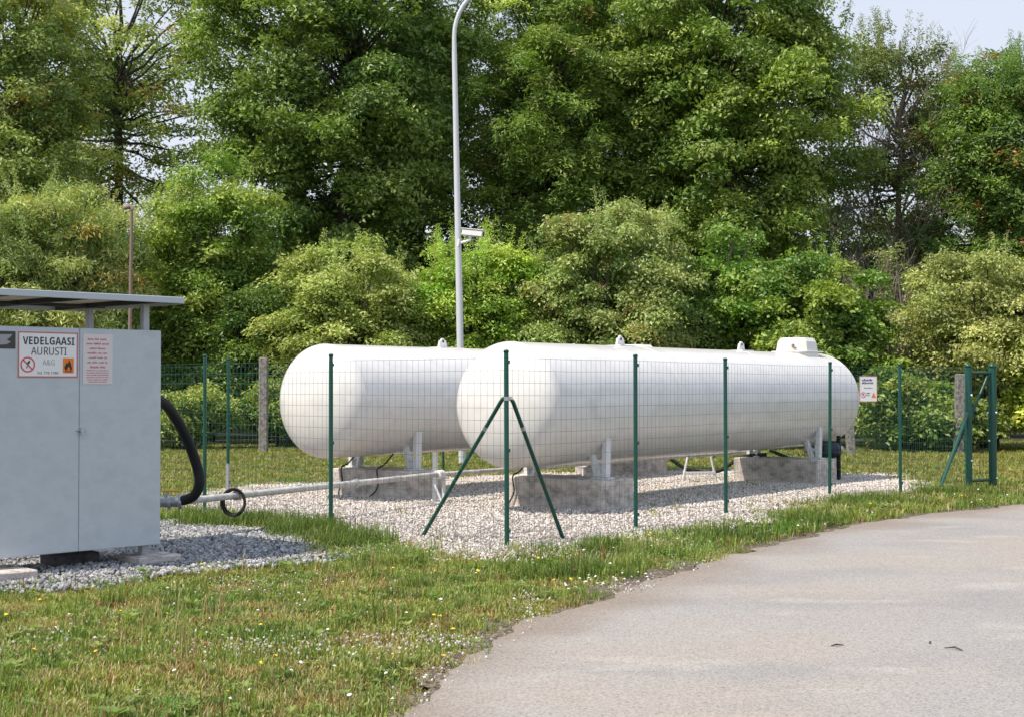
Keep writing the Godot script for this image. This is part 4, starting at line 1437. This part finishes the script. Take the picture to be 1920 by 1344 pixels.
	for k in int(o.get("shoots", 0)):
		var a := rng.randf() * TAU
		var rr := sqrt(rng.randf()) * 0.95
		var p := mid + Vector3(cos(a) * rr, sqrt(maxf(0.0, 1.0 - rr * rr * 0.9)), sin(a) * rr) * (rad - Vector3.ONE * rc * 0.5)
		var d := Vector3(cos(a) * rr * 0.5 + rng.randfn() * 0.15, 1.0, sin(a) * rr * 0.5 + rng.randfn() * 0.15).normalized()
		var steps := rng.randi_range(6, 12)
		var c0 := c1.lerp(c2, rng.randf_range(0.4, 1.1))
		for i in steps:
			var t2 := float(i) / steps
			var up := (Vector3(rng.randfn(), rng.randfn() * 0.4 + 0.4, rng.randfn())).normalized()
			var side := up.cross(d).normalized()
			xf.append(Transform3D(Basis(side, up, side.cross(up)).scaled_local(Vector3.ONE * sc * (0.95 - 0.6 * t2) * 0.8), p + d * (t2 * minf(rc, 0.5) * 1.6 - rc * 0.25)))
			col.append(c0 * rng.randf_range(0.8, 1.2) * Color(2.95, 2.95, 2.7))
	tag(multi("crown", SPRAY[o.leaf], M.leaf, xf, col, t), "", "", "", "stuff")
	if o.has("bare"):
		st = mb()
		for k in int(o.bare):
			var a := rng.randf() * TAU
			var d := Vector3(cos(a) * 0.5, 1.0, sin(a) * 0.5).normalized()
			twigs(st, fork * rng.randf_range(0.25, 1.1) + Vector3(cos(a) * 0.1, 0, sin(a) * 0.1), d, float(o.get("bare_len", 1.9)), 0.035, 4)
		put(st, "bare_branches", M.pale_twig if o.called == "sparse_tree" else M.twig, t)


func build_trees() -> void:
	SPRAY = {
		"broad": spray(1, 20, 0.135, 0.066, 0.33, 0.55),
		"ash": spray(2, 21, 0.135, 0.048, 0.33, 0.55),
		"small": spray(3, 17, 0.088, 0.044, 0.21, 0.65),
		"willow": spray(4, 17, 0.13, 0.031, 0.26, 0.65),
		"ivy": spray(5, 15, 0.095, 0.07, 0.21, 0.55),
		"fine": spray(6, 19, 0.066, 0.036, 0.17, 0.7),
	}
	var deep := Color(0.050, 0.088, 0.026)
	var green := Color(0.085, 0.135, 0.030)
	var lime := Color(0.16, 0.21, 0.045)
	var olive := Color(0.165, 0.18, 0.065)
	var sage := Color(0.16, 0.19, 0.10)
	var tall := "tall trees behind the yard"
	var bush := "bushes in front of the tall trees"
	var back := "trees at the back of the belt"
	var list := [
		{"called": "broadleaf_tree", "label": "big dense dark green tree left of the lamp post", "x": -4.8, "z": 38.5, "y0": 3.6, "y1": 15.0, "rx": 3.95, "rz": 3.6, "rc": 0.78, "n": 72, "leaf": "broad", "c1": deep, "c2": Color(0.125, 0.17, 0.052), "trunk": 0.28, "group": tall, "shoots": 40},
		{"called": "broadleaf_tree", "label": "fresh green tree just right of the lamp post's upper half", "x": 1.0, "z": 40.0, "y0": 3.2, "y1": 15.0, "rx": 2.95, "rz": 2.9, "rc": 0.72, "n": 68, "leaf": "ash", "c1": Color(0.07, 0.115, 0.03), "c2": Color(0.15, 0.195, 0.055), "trunk": 0.22, "group": tall, "cull": 0.08, "warm": 0.1, "warm_share": 0.04, "cw": Color(0.20, 0.08, 0.03), "shoots": 40},
		{"called": "broadleaf_tree", "label": "largest green tree with rounded leaf clumps above the front tank's far half", "x": 6.1, "z": 39.0, "y0": 3.4, "y1": 14.6, "rx": 3.75, "rz": 3.4, "rc": 0.72, "n": 74, "leaf": "broad", "c1": Color(0.062, 0.105, 0.028), "c2": Color(0.15, 0.19, 0.055), "trunk": 0.28, "group": tall, "warm": 0.1, "warm_share": 0.04, "cw": Color(0.20, 0.08, 0.03), "shoots": 40},
		{"called": "sparse_tree", "label": "thin tree with many bare grey branches near the right side", "x": 11.3, "z": 42.0, "y0": 4.2, "y1": 12.4, "rx": 2.5, "rz": 2.0, "rc": 0.75, "n": 46, "leaf": "small", "scale": 1.4, "c1": Color(0.05, 0.075, 0.028), "c2": Color(0.11, 0.125, 0.05), "trunk": 0.12, "group": tall, "cull": 0.46, "bare": 18, "bare_len": 2.3, "pale": true, "warm": 0.4, "warm_share": 0.15, "cw": Color(0.20, 0.06, 0.03), "shoots": 40},
		{"called": "broadleaf_tree", "label": "green tree with rusty orange leaf spots at the right edge", "x": 13.9, "z": 40.0, "y0": 2.6, "y1": 11.2, "rx": 2.75, "rz": 2.5, "rc": 0.85, "n": 66, "leaf": "ash", "c1": deep, "c2": green, "trunk": 0.2, "group": tall, "warm": 0.35, "warm_share": 0.12, "cw": Color(0.26, 0.08, 0.03), "cull": 0.05, "shoots": 40},
		{"called": "sparse_tree", "label": "open crowned tree with sky between its branches on the upper left", "x": -11.3, "z": 41.0, "y0": 5.0, "y1": 14.5, "rx": 3.3, "rz": 2.4, "rc": 0.8, "n": 42, "leaf": "small", "scale": 1.5, "c1": Color(0.08, 0.12, 0.04), "c2": Color(0.19, 0.215, 0.09), "trunk": 0.17, "group": tall, "cull": 0.36, "warm": 0.08, "limbs": 0.9, "cw": Color(0.30, 0.17, 0.05), "shoots": 40},
		{"called": "broadleaf_tree", "label": "tree with yellow and orange tinted tips at the left edge", "x": -13.1, "z": 37.0, "y0": 3.2, "y1": 13.6, "rx": 2.5, "rz": 2.3, "rc": 0.85, "n": 52, "leaf": "small", "scale": 1.4, "c1": Color(0.085, 0.13, 0.045), "c2": Color(0.20, 0.22, 0.10), "trunk": 0.2, "group": tall, "cull": 0.2, "warm": 0.25, "warm_share": 0.2, "cw": Color(0.36, 0.25, 0.08), "shoots": 40},
		{"called": "willow_bush", "label": "silvery green willow bush rising behind the cabinet roof", "category": "bush", "x": -9.9, "z": 30.0, "y0": 0.2, "y1": 5.7, "rx": 2.5, "rz": 1.8, "rc": 0.55, "n": 150, "leaf": "willow", "c1": Color(0.085, 0.125, 0.045), "c2": Color(0.24, 0.26, 0.13), "trunk": 0.06, "stems": 6, "group": bush, "warm": 0.12, "cw": Color(0.40, 0.24, 0.07), "shoots": 14},
		{"called": "leafy_bush", "label": "tall mid green bush behind the thin rusty pole", "category": "bush", "x": -6.9, "z": 32.0, "y0": 0.2, "y1": 6.5, "rx": 2.0, "rz": 1.7, "rc": 0.6, "n": 130, "leaf": "small", "scale": 1.15, "c1": Color(0.065, 0.115, 0.025), "c2": Color(0.17, 0.21, 0.06), "trunk": 0.06, "stems": 6, "group": bush, "shoots": 16},
		{"called": "leafy_bush", "label": "rounded yellowish green bush above the rear tank's near end", "category": "bush", "x": -3.5, "z": 29.6, "y0": 0.2, "y1": 4.35, "rx": 1.75, "rz": 1.4, "square": 0.6, "rc": 0.48, "n": 190, "leaf": "small", "c1": Color(0.11, 0.145, 0.045), "c2": Color(0.195, 0.225, 0.095), "trunk": 0.05, "stems": 6, "group": bush, "upright": 1.2, "shoots": 26},
		{"called": "leafy_bush", "label": "bright green upright bush behind the lamp post and camera", "category": "bush", "x": -0.75, "z": 30.2, "y0": 0.2, "y1": 4.6, "square": 0.6, "rx": 1.8, "rz": 1.4, "rc": 0.48, "n": 190, "leaf": "small", "c1": Color(0.09, 0.16, 0.03), "c2": Color(0.22, 0.27, 0.07), "trunk": 0.05, "stems": 6, "group": bush, "upright": 1.2, "shoots": 34},
		{"called": "leafy_bush", "label": "broad olive bush with brownish lower leaves above the front tank's middle", "category": "bush", "x": 2.15, "z": 30.0, "y0": 0.2, "y1": 5.2, "rx": 2.1, "rz": 1.7, "rc": 0.5, "n": 180, "leaf": "fine", "scale": 1.25, "c1": Color(0.085, 0.13, 0.045), "c2": Color(0.19, 0.21, 0.10), "trunk": 0.05, "stems": 7, "group": bush, "warm": 0.3, "warm_share": 0.15, "cw": Color(0.20, 0.13, 0.055), "shoots": 10},
		{"called": "young_tree", "label": "slim young tree with layered leaves beside the olive bush", "x": 4.75, "z": 30.8, "y0": 0.5, "y1": 4.9, "rx": 1.3, "rz": 1.1, "rc": 0.45, "n": 150, "leaf": "ivy", "c1": Color(0.05, 0.105, 0.022), "c2": Color(0.12, 0.17, 0.045), "trunk": 0.05, "group": bush, "pale": true},
		{"called": "leafy_bush", "label": "glossy dark green bush behind the valve cover", "category": "bush", "x": 6.45, "z": 29.4, "y0": 0.1, "y1": 4.1, "rx": 1.6, "square": 0.65, "rz": 1.4, "rc": 0.48, "n": 190, "leaf": "ivy", "c1": Color(0.05, 0.10, 0.022), "c2": Color(0.135, 0.175, 0.045), "trunk": 0.05, "stems": 6, "group": bush, "shoots": 10},
		{"called": "leafy_bush", "label": "big pale olive round bush behind the gate", "category": "bush", "x": 9.55, "z": 28.4, "y0": 0.5, "y1": 4.05, "rx": 1.7, "rz": 1.7, "rc": 0.45, "n": 230, "leaf": "fine", "scale": 1.1, "c1": Color(0.115, 0.14, 0.055), "c2": Color(0.20, 0.215, 0.10), "trunk": 0.05, "stems": 7, "group": bush, "square": 0.6, "shoots": 3},
		{"called": "leafy_bush", "label": "bright yellow green bush low at the right edge", "category": "bush", "x": 10.5, "z": 27.6, "y0": 0.05, "y1": 2.5, "rx": 1.25, "rz": 1.2, "rc": 0.42, "n": 210, "leaf": "ivy", "c1": Color(0.10, 0.145, 0.025), "c2": Color(0.24, 0.26, 0.06), "trunk": 0.04, "stems": 5, "group": bush, "shoots": 8},
		{"called": "leafy_bush", "label": "dark shaded bush left of the rear tank behind the fence", "category": "bush", "x": -5.2, "z": 30.6, "y0": 0.05, "y1": 3.6, "rx": 1.5, "rz": 1.3, "rc": 0.5, "n": 150, "leaf": "small", "scale": 1.1, "c1": Color(0.03, 0.06, 0.018), "c2": Color(0.075, 0.115, 0.03), "trunk": 0.05, "stems": 5, "group": bush},
		{"called": "dead_shrub", "label": "dry shrub of bare brown branches between the dark and the olive bush", "category": "shrub", "x": 8.25, "z": 31.5, "y0": 0.8, "y1": 4.8, "rx": 0.8, "rz": 0.8, "rc": 0.4, "n": 40, "leaf": "fine", "c1": deep, "c2": olive, "trunk": 0.05, "stems": 4, "group": bush, "cull": 0.6, "bare": 14, "bare_len": 1.05, "pale": true},
	]
	for x in [[-15.5, 47.0, 12.5, "behind the left edge"], [-7.4, 47.5, 7.0, "below the gap of sky on the left"], [-11.6, 48.0, 7.0, "low behind the open crowned tree"], [-3.2, 47.0, 15.0, "behind the big dark tree"], [1.6, 48.0, 15.5, "behind the lamp post"], [5.6, 48.5, 15.0, "behind the largest tree"], [9.2, 47.5, 8.4, "behind the largest tree's right side"], [13.2, 48.0, 7.4, "behind the thin bare tree"], [17.6, 47.5, 11.4, "behind the right edge"]]:
		list.append({"called": "backing_tree", "label": "dim green tree " + str(x[3]), "x": x[0], "z": x[1], "y0": 0.6, "y1": x[2], "rx": 2.9, "rz": 1.8, "rc": 1.2, "n": 40, "leaf": "broad", "scale": 1.15, "c1": Color(0.035, 0.065, 0.02), "c2": Color(0.08, 0.12, 0.035), "trunk": 0.2, "group": back})
	var low := [[-8.2, 28.6, 1.5, "left of the fence corner"], [-6.4, 28.2, 1.3, "beside the weathered post"], [-4.6, 28.9, 1.6, "under the dark shaded bush"], [-2.6, 28.3, 1.2, "under the rounded yellowish bush"], [-0.9, 28.6, 1.3, "under the bright upright bush"], [1.2, 28.4, 1.3, "under the left of the olive bush"], [3.3, 28.3, 1.4, "under the right of the olive bush"], [5.2, 28.4, 1.5, "under the young tree"], [7.6, 27.6, 1.7, "flowering beside the fence sign"], [8.6, 27.3, 1.1, "at the foot of the pale olive bush"], [11.6, 27.2, 1.6, "beyond the right edge"], [-11.2, 28.4, 1.7, "behind the cabinet"]]
	for x in low:
		list.append({"called": "low_shrub", "label": "low green shrub " + str(x[3]), "category": "shrub", "x": x[0], "z": x[1], "y0": 0.0, "y1": x[2], "rx": 1.1, "rz": 0.8, "rc": 0.38, "n": 220, "leaf": "ivy" if x[0] > 4.0 else "small", "scale": 0.95, "c1": Color(0.05, 0.09, 0.022), "c2": Color(0.15, 0.18, 0.05), "trunk": 0.03, "stems": 5, "group": "low shrubs at the foot of the trees"})
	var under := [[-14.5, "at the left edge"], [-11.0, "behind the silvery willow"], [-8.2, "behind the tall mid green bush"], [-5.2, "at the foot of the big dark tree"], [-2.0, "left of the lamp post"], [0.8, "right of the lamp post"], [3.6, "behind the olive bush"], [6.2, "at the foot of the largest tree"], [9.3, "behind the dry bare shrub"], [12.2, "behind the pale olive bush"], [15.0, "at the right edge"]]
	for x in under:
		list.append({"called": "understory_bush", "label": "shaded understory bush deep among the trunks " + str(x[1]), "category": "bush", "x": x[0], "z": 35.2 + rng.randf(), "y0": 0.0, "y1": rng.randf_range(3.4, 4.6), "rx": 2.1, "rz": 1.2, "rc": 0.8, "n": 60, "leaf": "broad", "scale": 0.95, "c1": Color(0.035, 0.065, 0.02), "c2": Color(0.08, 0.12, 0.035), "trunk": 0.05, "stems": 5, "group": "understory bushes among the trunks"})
	for o in list:
		tree(o)


func build_debris() -> void:
	# twigs and dead leaves lying on the asphalt
	var spots := [[1.60, 7.0, 0.8, 0.2], [2.07, 7.08, 0.5, 1.4], [2.13, 6.9, 1.1, 2.5], [2.86, 7.15, 0.9, 0.1]]
	var words := ["left of the pair", "farther one of the pair", "nearer one of the pair", "near the right edge"]
	for i in spots.size():
		var q: Array = spots[i]
		var o := thing("fallen_twig", "small dark twig on the asphalt, " + words[i], "twig", P(q[0], 0.019, q[1]), Basis(Vector3.UP, q[3]), "twigs lying on the road")
		var st := mb()
		tube(st, [Vector3(-0.045 * q[2], 0.003, 0), Vector3(-0.01, 0.006 + 0.006 * q[2], 0.012 * q[2]), Vector3(0.04 * q[2], 0.003, -0.005 + 0.01 * i)], [0.003, 0.005, 0.002], 6)
		put(st, "stick", M.bark, o)


func _ready() -> void:
	rng.seed = 20240611
	# camera
	var cam := Camera3D.new()
	cam.name = "camera"
	cam.position = Vector3(0, 1.30, 0)
	cam.rotation = Vector3(atan(49.0 / 2667.0), 0, 0)
	cam.fov = rad_to_deg(2.0 * atan(672.0 / 2667.0))
	cam.near = 0.1
	cam.far = 900.0
	add_child(cam)
	cam.current = true
	# sky, exposure
	var env := Environment.new()
	env.background_mode = Environment.BG_SKY
	var sky := ProceduralSkyMaterial.new()
	sky.sky_top_color = Color(0.66, 0.71, 0.80)
	sky.sky_horizon_color = Color(0.79, 0.805, 0.83)
	sky.sky_curve = 0.25
	sky.ground_bottom_color = Color(0.30, 0.31, 0.22)
	sky.ground_horizon_color = Color(0.55, 0.56, 0.52)
	sky.sky_energy_multiplier = 1.15
	env.sky = Sky.new()
	env.sky.sky_material = sky
	env.tonemap_mode = Environment.TONE_MAPPER_LINEAR
	env.tonemap_exposure = 1.1
	env.sdfgi_enabled = true
	env.ssao_enabled = true
	env.ssil_enabled = true
	var we := WorldEnvironment.new()
	we.name = "world_environment"
	we.environment = env
	add_child(we)
	# sun: from behind the camera's left shoulder
	var sun := DirectionalLight3D.new()
	sun.name = "sun"
	sun.light_color = Color(1.0, 0.955, 0.89)
	sun.light_energy = 1.52
	sun.light_angular_distance = 0.5
	sun.shadow_enabled = true
	add_child(sun)
	sun.look_at_from_position(Vector3(-0.474, 0.831, 0.291) * 50.0, Vector3.ZERO)
	make_materials()
	build_ground()
	build_trees()
	build_tanks()
	build_cabinet()
	build_fence()
	build_gate()
	build_poles()
	build_pipework()
	scatter_stones()
	scatter_grass()
	build_debris()
